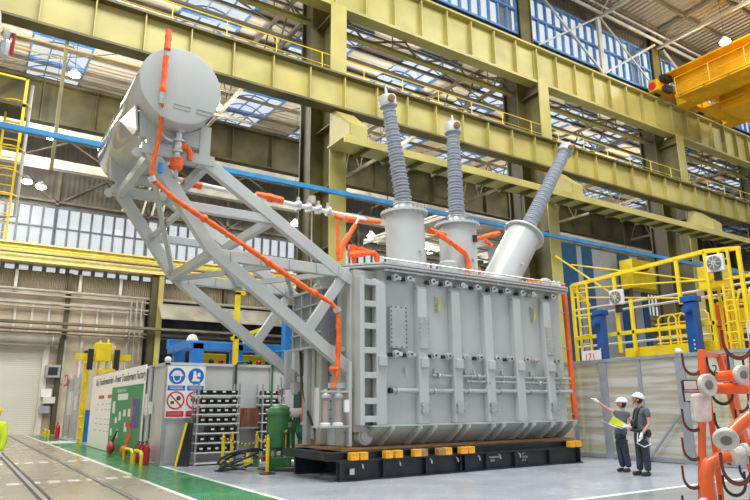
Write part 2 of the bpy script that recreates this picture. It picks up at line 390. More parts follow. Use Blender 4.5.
CL = ['olive steel building column, second one off to the left beyond the frame', 'olive steel building column left of the conservator end', 'olive steel building column standing between the conservator tank and the left bushing',
      'olive steel building column between the middle and the right bushing', 'olive steel building column behind the yellow gantry frame, right of the right bushing',
      'olive steel building column at the right edge of the picture', 'olive steel building column past the yellow crane', 'olive steel building column at the far right end of the row']
for cx, l in list(zip(CX, CL))[2:]: column(cx, l)
# lower crane girder
t = thing('crane_girder', 'lower of the two big olive plate girders, passing right behind the bushing tops', 'girder', (30, 19.2, 12.6))
MB().box(-14, 80, 19.28, 19.34, 12.7, 14.05).build('web', OLIVE, t, smooth=0)
MB().box(-14, 80, 19.0, 19.55, 12.6, 12.68).box(-14, 80, 19.0, 19.55, 14.05, 14.13).build('flange', OLIVE_C, t, smooth=0)
x = 11.1 - 1.5 * 16
while x < 75: MB().box(x - .02, x + .02, 19.06, 19.28, 12.68, 14.05).build('stiffener', OLIVE, t, smooth=0); x += 1.5
MB().box(-14, 80, 19.2, 19.3, 14.13, 14.22).build('crane_rail', BLACK, t, smooth=0)
t = thing('walkway_railing', 'thin yellow handrail on top of the lower crane girder', 'railing', (30, 20.5, 14.1))
m = MB()
MB().tube([(-14, 19.7, 15.2), (80, 19.7, 15.2)], .022, 6).build('handrail', YEL, t); MB().tube([(-14, 19.7, 14.7), (80, 19.7, 14.7)], .013, 6).build('mid_rail', YEL, t)
for i in range(48): MB().cyl((-13 + i * 1.95, 19.7, 14.1), (-13 + i * 1.95, 19.7, 15.2), .02, n=6).build('railing_post', YEL, t)
MB().box(-14, 80, 19.6, 20.55, 14.05, 14.1).build('deck', OLIVE_D, t, smooth=0)
# upper crane girder
t = thing('crane_girder', 'olive plate girder below the clerestory windows, upper of the two big crane girders', 'girder', (30, 20.0, 17.6))
MB().box(6, 80, 20.08, 20.14, 17.75, 19.7).build('web', OLIVE, t, smooth=0)
MB().box(6, 80, 19.8, 20.4, 17.62, 17.75).box(6, 80, 19.8, 20.4, 19.7, 19.8).build('flange', OLIVE, t, smooth=0)
x = 8.1
while x < 78:
    o = MB().box(x - .03, x + .03, 19.86, 20.08, 17.75, 19.7).build('stiffener', OLIVE, t, smooth=0); x += 1.5
for cx in CX[2:]:
    m = MB().box(cx - .12, cx + .12, 20.02, 20.08, 17.75, 19.7); m.mi = 1
    for i in range(12): m.cyl((cx, 20.02, 17.9 + i * .15), (cx, 19.99, 17.9 + i * .15), .035, n=6)
    m.build('splice_plate', [OLIVE, BLACK], t)
MB().box(6, 80, 20.05, 20.15, 19.8, 19.9).build('crane_rail', BLACK, t, smooth=0)
# surge lattice behind the upper girder
t = thing('lattice_girder', 'horizontal lattice girder running behind the upper crane girder', 'girder', (30, 21.4, 17.4))
MB().ibeam((6, 21.4, 17.62), (80, 21.4, 17.62), .25, .2).build('chord', OLIVE, t, smooth=0)
m = MB(); x = 6
while x < 79: m.bar((x, 20.4, 17.6), (x + 1.5, 21.4, 17.6), .07, .07).bar((x + 1.5, 21.4, 17.6), (x + 3, 20.4, 17.6), .07, .07).bar((x, 21.4, 17.7), (x, 21.4, 18.7), .04, .04); x += 3
m.build('lacing', TRUSS, t, smooth=0)
# bracket-mounted walkway beam
t = thing('bracket_beam', 'olive shelf beam with ribbed underside carried on brackets below the lower girder', 'beam', (30, 18.0, 10.7))
MB().box(10.45, 80, 18.0, 18.06, 10.78, 11.08).build('fascia', OLIVE, t, smooth=0)
MB().box(10.45, 80, 18.06, 19.3, 10.98, 11.05).build('soffit_plate', OLIVE, t, smooth=0)
x = 11.6
m = MB()
while x < 80: m.box(x, x + .08, 18.06, 19.28, 10.8, 10.98); x += 1.25
m.build('rib', OLIVE_C, t, smooth=0)
for i, cx in enumerate(CX[2:]):
    b = thing('knee_bracket', 'sloping olive knee bracket on the %s' % ['column by the conservator tank', 'column next to the right bushing', 'column behind the yellow gantry frame', 'column at the right picture edge', 'column past the crane', 'last column of the row'][i], 'bracket', (cx, 19.3, 10.7), 'knee brackets under the lower girder')
    poly = [(cx + .35, 19.55, 12.58), (cx + .35, 19.2, 12.58), (cx + .35, 18.1, 11.6), (cx + .35, 18.1, 11.08), (cx + .35, 19.55, 11.08)]
    MB().prism(poly, (.03, 0, 0)).build('side_plate', OLIVE, b, smooth=0)
    MB().prism([(cx - .36, y, z) for _, y, z in poly], (-.03, 0, 0)).build('side_plate', OLIVE, b, smooth=0)
    MB().bar((cx, 19.2, 12.56), (cx, 18.1, 11.6), .8, .03).build('top_plate', OLIVE, b, smooth=0)
    MB().box(cx - .36, cx + .36, 18.07, 18.1, 11.08, 11.6).build('front_plate', OLIVE, b, smooth=0)
# row 2 : dark crane girder at y=40
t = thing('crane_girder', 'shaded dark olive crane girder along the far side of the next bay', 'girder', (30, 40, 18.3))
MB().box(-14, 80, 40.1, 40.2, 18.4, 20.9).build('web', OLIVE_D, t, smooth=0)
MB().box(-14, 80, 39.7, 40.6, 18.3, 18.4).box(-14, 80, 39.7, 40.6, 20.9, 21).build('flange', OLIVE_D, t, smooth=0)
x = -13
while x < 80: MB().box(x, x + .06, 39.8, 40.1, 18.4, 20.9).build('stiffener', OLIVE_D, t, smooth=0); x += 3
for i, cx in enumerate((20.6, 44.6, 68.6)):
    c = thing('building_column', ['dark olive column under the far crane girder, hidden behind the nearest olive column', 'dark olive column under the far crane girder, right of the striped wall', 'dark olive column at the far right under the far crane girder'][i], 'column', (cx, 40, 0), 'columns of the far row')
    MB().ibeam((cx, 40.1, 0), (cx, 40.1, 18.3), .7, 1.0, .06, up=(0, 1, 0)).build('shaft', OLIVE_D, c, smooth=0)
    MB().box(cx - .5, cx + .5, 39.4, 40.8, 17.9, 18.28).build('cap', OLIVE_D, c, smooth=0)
# pale service beams under it
tag(MB().box(-14, 80, 40.0, 40.5, 15.6, 16.15).build('service_beam', DUCT, smooth=0), 'pale boxed service beam running under the far crane girder', 'beam')
tag(MB().box(-14, 80, 39.1, 39.4, 17.5, 17.8).box(-14, 80, 39.1, 39.16, 17.1, 17.25).build('cable_tray', DUCT, smooth=0), 'narrow beige cable tray hung just below the far crane girder', 'cable tray')
for x, l in ((7.9, 'leftmost'), (9.1, 'second from the left'), (9.7, 'third from the left'), (10.3, 'rightmost')): tag(MB().bar((x, 40, 17.4), (x - .7, 40.2, 13.6), .12, .12).build('hanger_pipe', DUCT, smooth=0), 'slanting pale hanger pipe behind the conservator, %s' % l, 'pipe', 'slanting hanger pipes')
# low roof between y=40 and wall: lattice seen under the girder
m = MB(); x = -14
while x < 74: m.bar((x, 42, 18.2), (x + 3, 42, 16.6), .1, .1).bar((x + 3, 42, 16.6), (x + 6, 42, 18.2), .1, .1); x += 6
m.bar((-14, 42, 18.2), (80, 42, 18.2), .15, .2).bar((-14, 42, 16.5), (80, 42, 16.5), .15, .15)
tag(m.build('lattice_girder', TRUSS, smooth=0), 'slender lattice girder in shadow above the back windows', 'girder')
# yellow gantry rail on the back wall
t = thing('crane_girder', 'pale yellow crane runway beam along the back wall below the windows', 'girder', (30, 44.9, 10.7))
MB().box(-14, 80, 44.95, 45.05, 10.85, 11.85).build('web', mat('pale_yellow_paint', (.72, .61, .22), .5, var=.08), t, smooth=0)
MB().box(-14, 80, 44.7, 45.3, 10.72, 10.85).box(-14, 80, 44.7, 45.3, 11.85, 11.95).build('flange', MATS['pale_yellow_paint'], t, smooth=0)
MB().tube([(-14, 44.6, 11.55), (80, 44.6, 11.55)], .07, 6).build('conductor_bar', YEL, t)
MB().box(-14, 80, 44.6, 44.7, 11.2, 11.27).build('cable', BLACK, t, smooth=0)
for i, (x, l) in enumerate(((11.0, 'left of the support frame legs'), (23.2, 'hidden behind the tank'), (35, 'behind the striped wall'), (47, 'right of the striped wall'))):
    c = thing('wall_column', 'olive column carrying the pale runway beam, %s' % l, 'column', (x, 45.2, 0), 'columns along the back wall')
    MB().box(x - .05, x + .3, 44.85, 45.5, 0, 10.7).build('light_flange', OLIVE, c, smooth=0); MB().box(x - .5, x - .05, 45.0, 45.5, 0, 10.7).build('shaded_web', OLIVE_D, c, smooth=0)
# pipes on the back wall
pz = [(9.05, .11, 'topmost, just under the corrugated band'), (8.75, .07, 'second from the top'), (8.2, .1, 'thick one below the corrugated band'), (7.95, .05, 'thin one in the middle'), (6.55, .1, 'lowest, above the door duct'), (6.3, .05, 'thin one directly over the duct')]
for z, r, l in pz: tag(MB().tube([(-14, 45.5, z), (34, 45.5, z)], r, 8).build('wall_pipe', DUCT if z > 7 else TRUSS), 'horizontal pipe along the back wall, %s' % l, 'pipe', 'pipes along the back wall')
for i, x in enumerate((9.3, 9.65, 10.0)): tag(MB().tube([(x, 45.3, 8.9), (x, 45.3, 4.2 + .3 * i)], .06, 8).build('down_pipe', DUCT), 'vertical pipe dropping beside the wall column, %s of the three' % ['leftmost', 'middle', 'rightmost'][i], 'pipe', 'down pipes on the back wall')
t = thing('air_duct', 'fat white round duct over the roller door', 'duct', (0, 45.3, 5.5)); MB().cyl((-14, 45.2, 5.85), (5.0, 45.2, 5.85), .3, n=16).build('duct_body', DUCT, t)
for x in (-2, 1, 4.6): MB().cyl((x, 45.2, 5.85), (x + .06, 45.2, 5.85), .33, n=16).build('clamp_band', STEEL, t)
tag(MB().box(-14, 34, 44.1, 44.65, 6.75, 6.9).build('cable_tray', TRUSS, smooth=0), 'grey brown cable ladder crossing the back wall above the door', 'cable tray')
tag(MB().prism([(11, 43.8, 7.5), (30, 43.8, 7.5), (30, 44.8, 8.5), (11, 44.8, 8.5)], (0, 0, .1)).build('canopy_roof', DUCT, smooth=0), 'pale sloping canopy roof behind the support frame', 'canopy')
# blue pipe
t = thing('crane_conductor_rail', 'long bright blue rail hung in front of the olive columns', 'rail', (30, 18.9, 9.1)); MB().box(-14, 80, 18.85, 18.98, 9.07, 9.25).build('rail_body', BLUE_P, t, smooth=0, bevel=.02)
for i in range(12): MB().tube([(-9 + 7.3 * i, 18.92, 9.25), (-9 + 7.3 * i, 18.92, 10.9)], .02, 5).build('hanger', BLACK, t)
# roof trusses of the second bay
def truss_mb(x):
    c = MB().bar((x, 20.7, 18.7), (x, 40, 18.9), .16, .2); c.bar((x, 20.7, rz(20.7) - .5), (x, 40, rz(40) - .5), .16, .2)
    l = MB(); n_ = 8
    for i in range(n_):
        y0 = 20.9 + i * 19 / n_; y1 = y0 + 19 / n_; y_ = (y0 + y1) / 2
        l.bar((x, y0, 18.75), (x, y_, rz(y_) - .5), .07, .07).bar((x, y_, rz(y_) - .5), (x, y1, 18.8), .07, .07)
    return c, l
proto = None
for i in range(8):
    x = -12.9 + 12 * i
    lab = 'roof truss of the next bay, %s counted from the left' % ORD[i]
    if proto is None:
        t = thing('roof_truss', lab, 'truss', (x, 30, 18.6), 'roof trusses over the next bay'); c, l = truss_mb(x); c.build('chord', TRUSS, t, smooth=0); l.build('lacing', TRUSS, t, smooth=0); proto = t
    else: copy_tree(proto, (x, 30, 18.6), lab)
# longitudinal sag braces (x direction) under second roof
for j, y in enumerate((24.4, 34.0)):
    m = MB(); x = -12
    m.bar((-14, y, 18.6), (80, y, 18.6), .12, .14).bar((-14, y, rz(y) - .6), (80, y, rz(y) - .6), .1, .12)
    while x < 68: m.bar((x, y, 18.65), (x + 6, y, rz(y) - .6), .05, .05).bar((x + 6, y, rz(y) - .6), (x + 12, y, 18.65), .05, .05); x += 12
    tag(m.build('tie_girder', TRUSS, smooth=0), 'lengthwise lattice tie under the next bay roof, %s from the crane row' % ['nearer one', 'farther one'][j], 'girder', 'lattice ties under the roof')
# clerestory diagonal bracing
for i, cx in enumerate(CX[3:7]):
    b = thing('wind_brace', 'white crossed wind bracing before the clerestory windows, %s bay from the left' % ORD[i], 'brace', (cx + 6, 20.2, 20), 'wind braces at the clerestory')
    MB().bar((cx + .5, 20.2, 23.9), (cx + 6, 20.2, 20.2), .1, .12).build('diagonal', TRUSSL, b, smooth=0); MB().bar((cx + 6, 20.15, 20.2), (cx + 11.5, 20.15, 23.9), .1, .12).build('diagonal', TRUSSL, b, smooth=0)
    MB().bar((cx + .5, 20.1, 20.2), (cx + 6, 20.1, 23.9), .07, .09).build('diagonal', TRUSSL, b, smooth=0); MB().bar((cx + 6, 20.1, 23.9), (cx + 11.5, 20.1, 20.2), .07, .09).build('diagonal', TRUSSL, b, smooth=0)
    MB().box(cx + 5.85, cx + 6.15, 20.15, 20.3, 20, 24).build('post', TRUSSL, b, smooth=0)
tag(MB().tube([(16, 19.9, 24.0), (80, 19.9, 24.0)], .1, 8).tube([(16, 19.6, 24.2), (80, 19.6, 24.2)], .06, 8).build('eaves_pipe', TRUSSL), 'pair of pale pipes running under the eaves above the clerestory', 'pipe')
# main roof trusses
proto = None
for i in range(9):
    x = 23.1 + 6 * i; lab = 'pale roof truss over the main bay, %s from the left' % ORD[i]
    if proto is None:
        t = thing('roof_truss', lab, 'truss', (x, 12, 23.6), 'roof trusses over the main bay')
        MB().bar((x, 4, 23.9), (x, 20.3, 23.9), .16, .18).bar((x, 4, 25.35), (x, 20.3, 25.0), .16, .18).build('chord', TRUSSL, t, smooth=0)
        l = MB()
        for k in range(6): y = 4 + k * 2.7; l.bar((x, y, 23.9), (x, y + 1.35, 25.2), .07, .07).bar((x, y + 1.35, 25.2), (x, y + 2.7, 23.9), .07, .07)
        l.build('lacing', TRUSSL, t, smooth=0); proto = t
    else: copy_tree(proto, (x, 12, 23.6), lab)
# high-bay lamps
def lamp(x, y, z, label, power=260, top=3.5, group='high bay lamps'):
    top = (rz(y) if y > 20.7 else 25.62 - (y - 4) * .03) - z + .03
    t = thing('high_bay_lamp', label, 'lamp', (x, y, z), group)
    MB().lathe((x, y, z), (0, 0, 1), [(.27, 0), (.3, .06), (.2, .22), (.09, .35)], 14).build('lamp_shade', WHITE, t)
    MB().lathe((x, y, z - .16), (0, 0, 1), [(.0, 0), (.2, .03), (.29, .1), (.3, .16)], 16).build('lamp_lens', LAMP, t)
    MB().cyl((x, y, z + .35), (x, y, z + top), .015, n=5).build('hanging_rod', BLACK, t)
    l = bpy.data.lights.new('lamp_light', 'POINT'); l.energy = power; l.shadow_soft_size = .25; l.color = (1, .96, .88); o = bpy.data.objects.new('lamp_light', l); COL.objects.link(o); o.parent = t; o.location = (0, 0, -.35)
lamp(10.3, 32.2, 18.2, 'glowing high bay lamp just right of the conservator end', 1500, 3.2)
lamp(3.1, 34.6, 19.2, 'glowing high bay lamp below the skylight left of the conservator', 1500, 2.4)
lamp(1.9, 42.5, 15.3, 'left one of the paired glowing lamps over the back windows', 200, 3.2); lamp(2.7, 42.5, 15.1, 'right one of the paired glowing lamps over the back windows', 200, 3.4)
lamp(2.6, 38.4, 16.9, 'glowing lamp just below the blue rail at the left', 300, 3)
lamp(18.1, 38, 13.9, 'glowing lamp left of the nearest column, below the blue rail', 300, 5); lamp(24.4, 38, 13.95, 'glowing lamp between the nearest column and the left turret', 300, 5)
lamp(29.5, 38, 13.6, 'glowing lamp between the left and the middle turret', 300, 5); lamp(34.6, 38, 12.6, 'glowing lamp between the middle and the right turret', 300, 6)
lamp(-2.5, 26, 17.5, 'added lamp over the rail aisle, unseen just outside the left edge', 2600); lamp(-2.5, 36, 17.5, 'added lamp further down the rail aisle, unseen outside the left edge', 2000)  # both added out of view to brighten the board on the booth side
lamp(35.2, 16.2, 22.2, 'glowing high bay lamp above the yellow crane', 900, 3); lamp(22, 33, 18.5, 'high bay lamp behind the upper girder, middle of the hall', 2200, 3); lamp(42, 33, 18.5, 'high bay lamp behind the upper girder, right side', 2200, 3)

# ============================================================ POWER TRANSFORMER
tr = thing('power_transformer', 'huge grey power transformer with three tall bushings and a raised conservator tank', 'transformer', (11, 14, .67))
plan = [(8.4, 12.6), (14.75, 12.6), (14.95, 12.8), (14.95, 14.7), (14.75, 14.9), (8.0, 14.9), (7.5, 14.5), (7.4, 14.0), (7.75, 13.3)]
MB().prism([(x, max(y, 13.05) if y < 13.2 else y, .67) for x, y in plan], (0, 0, .5)).prism([(x, y, 1.12) for x, y in plan], (0, 0, 3.74)).build('tank', GREY, tr, smooth=20, bevel=.012)
MB().prism([(x + (.12 if x > 11 else -.14), y + (.15 if y > 14.4 else -.3), 4.86) for x, y in plan], (0, 0, .05)).build('cover_flange', GREY2, tr, smooth=0, bevel=.006)
MB().prism([(x + (.12 if x > 11 else -.14), y + (.15 if y > 14.4 else -.3), 4.93) for x, y in plan], (0, 0, .05)).build('cover_plate', STEEL, tr, smooth=0)
m = MB(); x = 8.4
while x < 14.9: m.cyl((x, 12.36, 4.84), (x, 12.36, 5.02), .018, n=6); x += .16
m.build('cover_bolts', STEEL, tr)['kind'] = 'stuff'
MB().tube([(8.3, 12.42, 5.1), (14.9, 12.42, 5.1)], .022, 6).build('guard_rail', STEEL, tr)
MB().tube([(8.3, 12.36, 4.8), (14.85, 12.36, 4.8)], .03, 8).build('cable_conduit', STEEL, tr)
# lower skirt with gussets
MB().prism([(8.05, 12.40, 1.13), (8.05, 12.62, 1.13), (8.05, 13.1, .68), (8.05, 13.02, .68)], (6.75, 0, 0)).build('skirt', GREY, tr, smooth=0)
MB().box(7.95, 14.9, 12.36, 12.66, 1.12, 1.15).build('skirt_ledge', GREY, tr, smooth=0)
for x in (8.45, 9.24, 9.68, 10.47, 10.75, 11.6, 11.95, 12.75, 13.05, 13.8, 14.25, 14.7):
    MB().prism([(x, 12.26, 1.12), (x, 12.45, 1.12), (x, 13.04, .68), (x, 12.78, .68), (x, 12.26, 1.05)], (.035, 0, 0)).build('gusset', GREY, tr, smooth=0)
MB().cyl((8.0, 12.75, .9), (8.0, 12.95, .9), .2, n=20).cyl((8.0, 12.72, .9), (8.0, 12.75, .9), .14, n=20).build('jacking_boss', GREY, tr)
# vertical box stiffeners
for x in (8.24, 9.48, 10.58, 11.7, 12.8, 14.0):
    MB().box(x - .14, x + .14, 12.4, 12.62, 1.15, 4.45).prism([(x - .14, 12.62, 4.45), (x - .14, 12.4, 4.45), (x - .14, 12.55, 4.6), (x - .14, 12.62, 4.6)], (.28, 0, 0)).build('vertical_stiffener', GREY, tr, smooth=0, bevel=.025)
for i, x in enumerate((8.24, 9.48, 10.58, 11.7, 12.8, 14.0)):
    MB().box(x - .11, x + .11, 12.32, 12.42, 2.48, 2.72).build('lifting_lug', GREY, tr, smooth=0, bevel=.015)
    if 0 < i < 6 and i != 4:
        p = MB().box(x - .1, x + .1, 12.36, 12.4, 1.38, 1.66).build('anchor_plate', GREY2, tr, smooth=0)
        m = MB()
        for dx in (-.12, .12):
            for dz in (1.45, 1.6): m.cyl((x + dx, 12.4, dz), (x + dx, 12.3, dz), .025, n=6)
        m.build('bolt', STEEL, p)
# bolted plates
def plate(x0, x1, z0, z1, y=12.38, nm='access_plate'):
    p = MB().box(x0, x1, y, y + .03, z0, z1).build(nm, GREY2, tr, smooth=0); m = MB(); nz = int((z1 - z0) / .11); nx = max(1, int((x1 - x0) / .13))
    for i in range(nz + 1):
        for xx in (x0 + .03, x1 - .03): m.cyl((xx, y, z0 + .03 + (z1 - z0 - .06) * i / nz), (xx, y - .022, z0 + .03 + (z1 - z0 - .06) * i / nz), .016, n=6)
    for i in range(1, nx):
        for zz in (z0 + .03, z1 - .03): m.cyl((x0 + (x1 - x0) * i / nx, y, zz), (x0 + (x1 - x0) * i / nx, y - .022, zz), .016, n=6)
    m.build('bolt', BLACK if nm == 'access_plate' else STEEL, p)
MB().box(8.56, 9.02, 12.5, 12.6, 2.95, 3.93).build('plate_frame', GREY, tr, smooth=0); plate(8.54, 9.04, 2.93, 3.95, 12.47)
plate(9.34, 9.66, 2.94, 3.72, 12.37, 'stiffener_plate'); plate(13.86, 14.14, 2.95, 3.75, 12.37, 'stiffener_plate')
# valves, two rows
xs = [8.68, 9.1, 9.85, 10.3, 10.85, 11.35, 11.95, 12.45, 13.05, 13.5, 14.3]
for zi, z in enumerate((4.66, 2.79)):
    for x in xs:
        y0 = 12.6
        v = MB().cyl((x, y0, z), (x, y0 - .14, z), .055, n=10).lathe((x, y0 - .1, z), (0, -1, 0), [(.09, 0), (.09, .035), (.05, .05), (.05, .07), (.08, .08), (.08, .105), (.03, .115)], 12)
        v.cyl((x + .1, y0 - .14, z), (x - .02, y0 - .14, z + .02), .05, .06, 10).box(x + .06, x + .22, y0 - .12, y0 - .04, z - .04, z + .05)
        o = v.build('drain_valve', STEEL, tr); MB().box(x - .16, x - .06, y0 - .12, y0 - .03, z - .06, z + .02).cyl((x, y0 - .235, z), (x, y0 - .24, z), .03, n=8).build('valve_body', BLACKP if int(x * 10) % 3 else STEEL, o, smooth=0)
for x in (9.0, 9.9, 10.9, 11.2, 12.2, 13.3, 14.4): MB().box(x, x + .05, 12.52, 12.6, 2.35, 2.47).cyl((x + .03, 12.52, 2.35), (x + .03, 12.5, 2.25), .012, n=6).build('lug', GREY, tr, smooth=0)
# lower pipe runs
for z, a, b, r in ((1.93, 8.55, 14.9, .055), (2.17, 10.9, 14.85, .03), (2.3, 9.8, 14.9, .035)):
    MB().tube([(a, 12.5, z), (b, 12.5, z)], r, 10).build('oil_pipe', GREY2, tr)
    k = a + .15
    while k < b - .2: MB().cyl((k, 12.5, z), (k + .04, 12.5, z), r * 1.6, n=10).build('pipe_flange', STEEL, tr); k += 1.12
for x, z in ((9.95, 2.3), (11.25, 2.3), (11.55, 2.17), (13.5, 2.17)): MB().cyl((x, 12.48, z), (x + .12, 12.48, z), .07, n=10).cyl((x + .06, 12.48, z), (x + .06, 12.34, z), .035, n=8).build('ball_valve', STEEL, tr)
MB().cyl((8.5, 12.5, 1.93), (8.58, 12.5, 1.93), .07, n=12).build('pipe_cap', BLACK, tr)
for x, z in ((10.02, 4.12), (13.5, 4.1)): MB().box(x, x + .05, 12.55, 12.6, z - .22, z + .22).build('earth_strap', STEEL, tr, smooth=0); MB().tube([(x + .08, 12.5, z + .18), (x + .1, 12.5, z + .05), (x + .06, 12.5, z - .2)], .028, 6).build('earth_cable', mat('green_yellow_cable', (.55, .50, .03), .5), tr)
# corner ladder frame
for z in (4.47, 3.95, 3.42, 2.85, 2.28, 1.7, 1.3): MB().box(7.78, 8.12, 12.42, 12.72, z - .08, z + .06).build('horizontal_stiffener', GREY, tr, smooth=0, bevel=.01)
MB().box(7.66, 7.78, 12.42, 12.7, 1.15, 4.6).build('corner_post', GREY, tr, smooth=0, bevel=.01)
MB().prism([(7.66, 12.7, 1.0), (8.4, 12.7, 1.0), (8.4, 12.9, 1.0), (7.66, 13.3, 1.0)], (0, 0, 3.8)).build('corner_wall', BEIGEG, tr, smooth=0)
for z in (3.2, 2.55, 1.95): MB().box(7.84, 7.9, 12.62, 12.7, z - .12, z + .12).build('terminal_box', BLACKP, tr, smooth=0)
# left end panels
for x, y in ((7.4, 14.1), (7.5, 14.45)): MB().box(x - .1, x + .06, y - .08, y + .08, .8, 4.6).build('end_stiffener', BEIGEG, tr, smooth=0, bevel=.02)
MB().box(7.3, 7.5, 13.65, 13.9, .7, 4.3).build('end_channel', BEIGEG, tr, smooth=0, bevel=.02)
for i in range(18):
    z = .9 + i * .2
    MB().cyl((7.52, 13.55, z), (7.46, 13.5, z), .02, n=6).build('flange_bolt', BLACK, tr)
# tap changer / cooler box at the left
MB().box(7.2, 8.1, 13.5, 15.1, 3.0, 4.42).build('cooler_box', mat('cooler_grey', (.22, .245, .28), .3, .2, var=.18, scale=1.5), tr, smooth=0, bevel=.02)
for x0, x1, y0, y1 in ((7.14, 8.17, 13.43, 15.15),):
    for z in (3.0, 4.42): MB().box(x0, x1, y0, y1, z - .03, z + .03).build('box_rim', GREY2, tr, smooth=0)
for z in (3.35, 3.7, 4.05): MB().box(7.15, 7.2, 13.5, 15.1, z - .02, z + .02).build('box_rib', GREY2, tr, smooth=0)
for y in (14.0, 14.5, 15.0): MB().box(7.15, 7.2, y - .02, y + .02, 3.0, 4.4).build('box_rib', GREY2, tr, smooth=0)
MB().lathe((7.85, 13.5, 4.15), (0, -1, 0), [(.08, 0), (.08, .06), (.03, .08), (.03, .15)], 10).build('vent_valve', OLIVE_D, tr)
MB().box(7.0, 8.2, 13.1, 13.25, 2.85, 2.97).build('shelf_beam', GREY, tr, smooth=0)
MB().box(7.2, 7.34, 14.2, 14.4, .67, 3.0).build('box_leg', GREY2, tr, smooth=0, bevel=.01); MB().box(7.0, 7.14, 15.0, 15.15, 2.0, 3.0).build('box_leg', GREY2, tr, smooth=0, bevel=.01)
MB().box(7.05, 8.0, 12.75, 12.85, 1.98, 2.1).build('cross_beam', GREY, tr, smooth=0)
MB().tube([(7.3, 14.8, 3.0), (7.2, 14.5, 2.2), (7.25, 14.2, 1.4), (7.4, 13.8, .7)], .035, 8).build('black_hose', BLACKP, tr)
# dehydrating breather
MB().box(6.75, 7.5, 12.62, 12.78, 1.88, 1.92).build('breather_bracket', GREY, tr, smooth=0)
MB().box(6.66, 7.45, 12.45, 12.85, 1.12, 1.16).build('breather_shelf', GREY2, tr, smooth=0)
for x in (6.88, 7.2):
    MB().lathe((x, 12.65, 1.16), (0, 0, 1), [(.12, 0), (.12, .05), (.09, .07)], 14).build('breather_base', WHITE, tr)
    MB().lathe((x, 12.65, 1.24), (0, 0, 1), [(.10, 0), (.10, .5), (.105, .5), (.105, .52)], 14).build('breather_glass', GLASSC, tr)
    MB().cyl((x, 12.65, 1.24), (x, 12.65, 1.7), .05, n=10).build('desiccant_core', mat('desiccant', (.5, .3, .18), .7), tr)
    MB().lathe((x, 12.65, 1.76), (0, 0, 1), [(.12, 0), (.12, .06), (.05, .1), (.04, .2)], 14).build('breather_top', GREY2, tr)
MB().cyl((7.08, 12.7, 1.12), (7.08, 12.7, .75), .1, n=14).build('breather_bowl', BEIGEG, tr)
MB().box(7.3, 7.42, 12.5, 12.56, 1.45, 1.72).build('gauge_label', WHITE, tr, smooth=0)
MB().box(6.62, 6.7, 12.6, 12.7, 1.12, 1.98).box(7.46, 7.54, 12.6, 12.7, .7, 2.6).build('breather_post', GREY, tr, smooth=0)
# support frames
CH = dict()
def side(y, far=False):
    B = lambda p, q, nm, w_=.2, h=.27: MB().bar((p[0], y, p[1]), (q[0], y, q[1]), w_, h).build(nm, GREY, tr, smooth=0, bevel=.012)
    B((2.72, 6.85), (4.2, 4.85), 'outer_strut', .205); B((4.15, 4.9), (8.0 if not far else 7.75, 2.15 if not far else 2.3), 'outer_strut')
    B((3.9, 6.85), (7.5, 4.62), 'inner_strut', .19); B((7.42, 4.66), (7.78, 4.5), 'inner_strut', .21)
    B((3.58, 5.76), (5.55, 5.76), 'upper_chord', .15, .2); B((4.2, 4.78), (7.6, 4.72), 'lower_chord', .17, .25)
    B((6.5, 3.22), (7.5, 4.68), 'brace', .13, .24)
    MB().box(7.62, 7.82, y - .1, y + .1, 1.1 if not far else 1.9, 4.6).build('frame_post', GREY, tr, smooth=0, bevel=.012)
    for x in (4.6, 5.3, 6.0, 6.7, 7.3): MB().box(x - .015, x + .015, y - .13, y - .09, 4.66, 4.85).build('web_rib', GREY, tr, smooth=0)
    for x in (2.76, 3.88):
        MB().prism([(x - .12, y - .09, 6.7), (x + .12, y - .09, 6.7), (x + .12, y - .09, 7.62 + (x > 3) * .02), (x - .12, y - .09, 7.62)], (0, .18, 0)).build('cradle_post', GREY, tr, smooth=0)
    # curved cradle
    pts = []
    for i in range(9):
        a = math.radians(215 + i * 110 / 8); pts.append((3.16 + math.cos(a) * .875, y, 8.2 + math.sin(a) * .875))
    poly = [(p[0], y - .07, p[2]) for p in pts] + [(3.95, y - .07, 7.1), (2.5, y - .07, 7.1)]
    MB().prism(poly, (0, .14, 0)).build('cradle_saddle', GREY, tr, smooth=0)
    MB().bar((2.55, y, 6.84), (4.1, y, 6.84), .24, .22).build('cradle_beam', GREY, tr, smooth=0)
    for x in (2.5, 4.15): MB().lathe((x, y - .04, 6.75), (0, 1, 0), [(.11, 0), (.11, .08)], 12).build('shackle_eye', GREY, tr)
side(12.9); side(15.9, True)
for z in (2.3, 3.6, 4.5): MB().box(7.7, 8.0, 14.7, 16.0, z - .08, z + .08).build('outrigger', GREY, tr, smooth=0)
for p in ((2.75, 6.75), (3.95, 6.75), (4.2, 4.8), (5.5, 5.7)): MB().bar((p[0], 12.9, p[1]), (p[0], 15.9, p[1]), .16, .2).build('cross_tie', GREY, tr, smooth=0)
for a, b in (((4.3, 12.95, 4.75), (5.9, 15.85, 4.75)), ((5.9, 12.95, 4.75), (4.3, 15.85, 4.75)), ((5.9, 12.95, 4.75), (7.5, 15.85, 4.75)), ((7.5, 12.95, 4.75), (5.9, 15.85, 4.75)), ((2.8, 13, 6.6), (4.15, 15.8, 4.95)), ((3.6, 13, 5.76), (3.6, 15.85, 5.76))):
    MB().bar(a, b, .1, .12).build('cross_brace', GREY, tr, smooth=0)
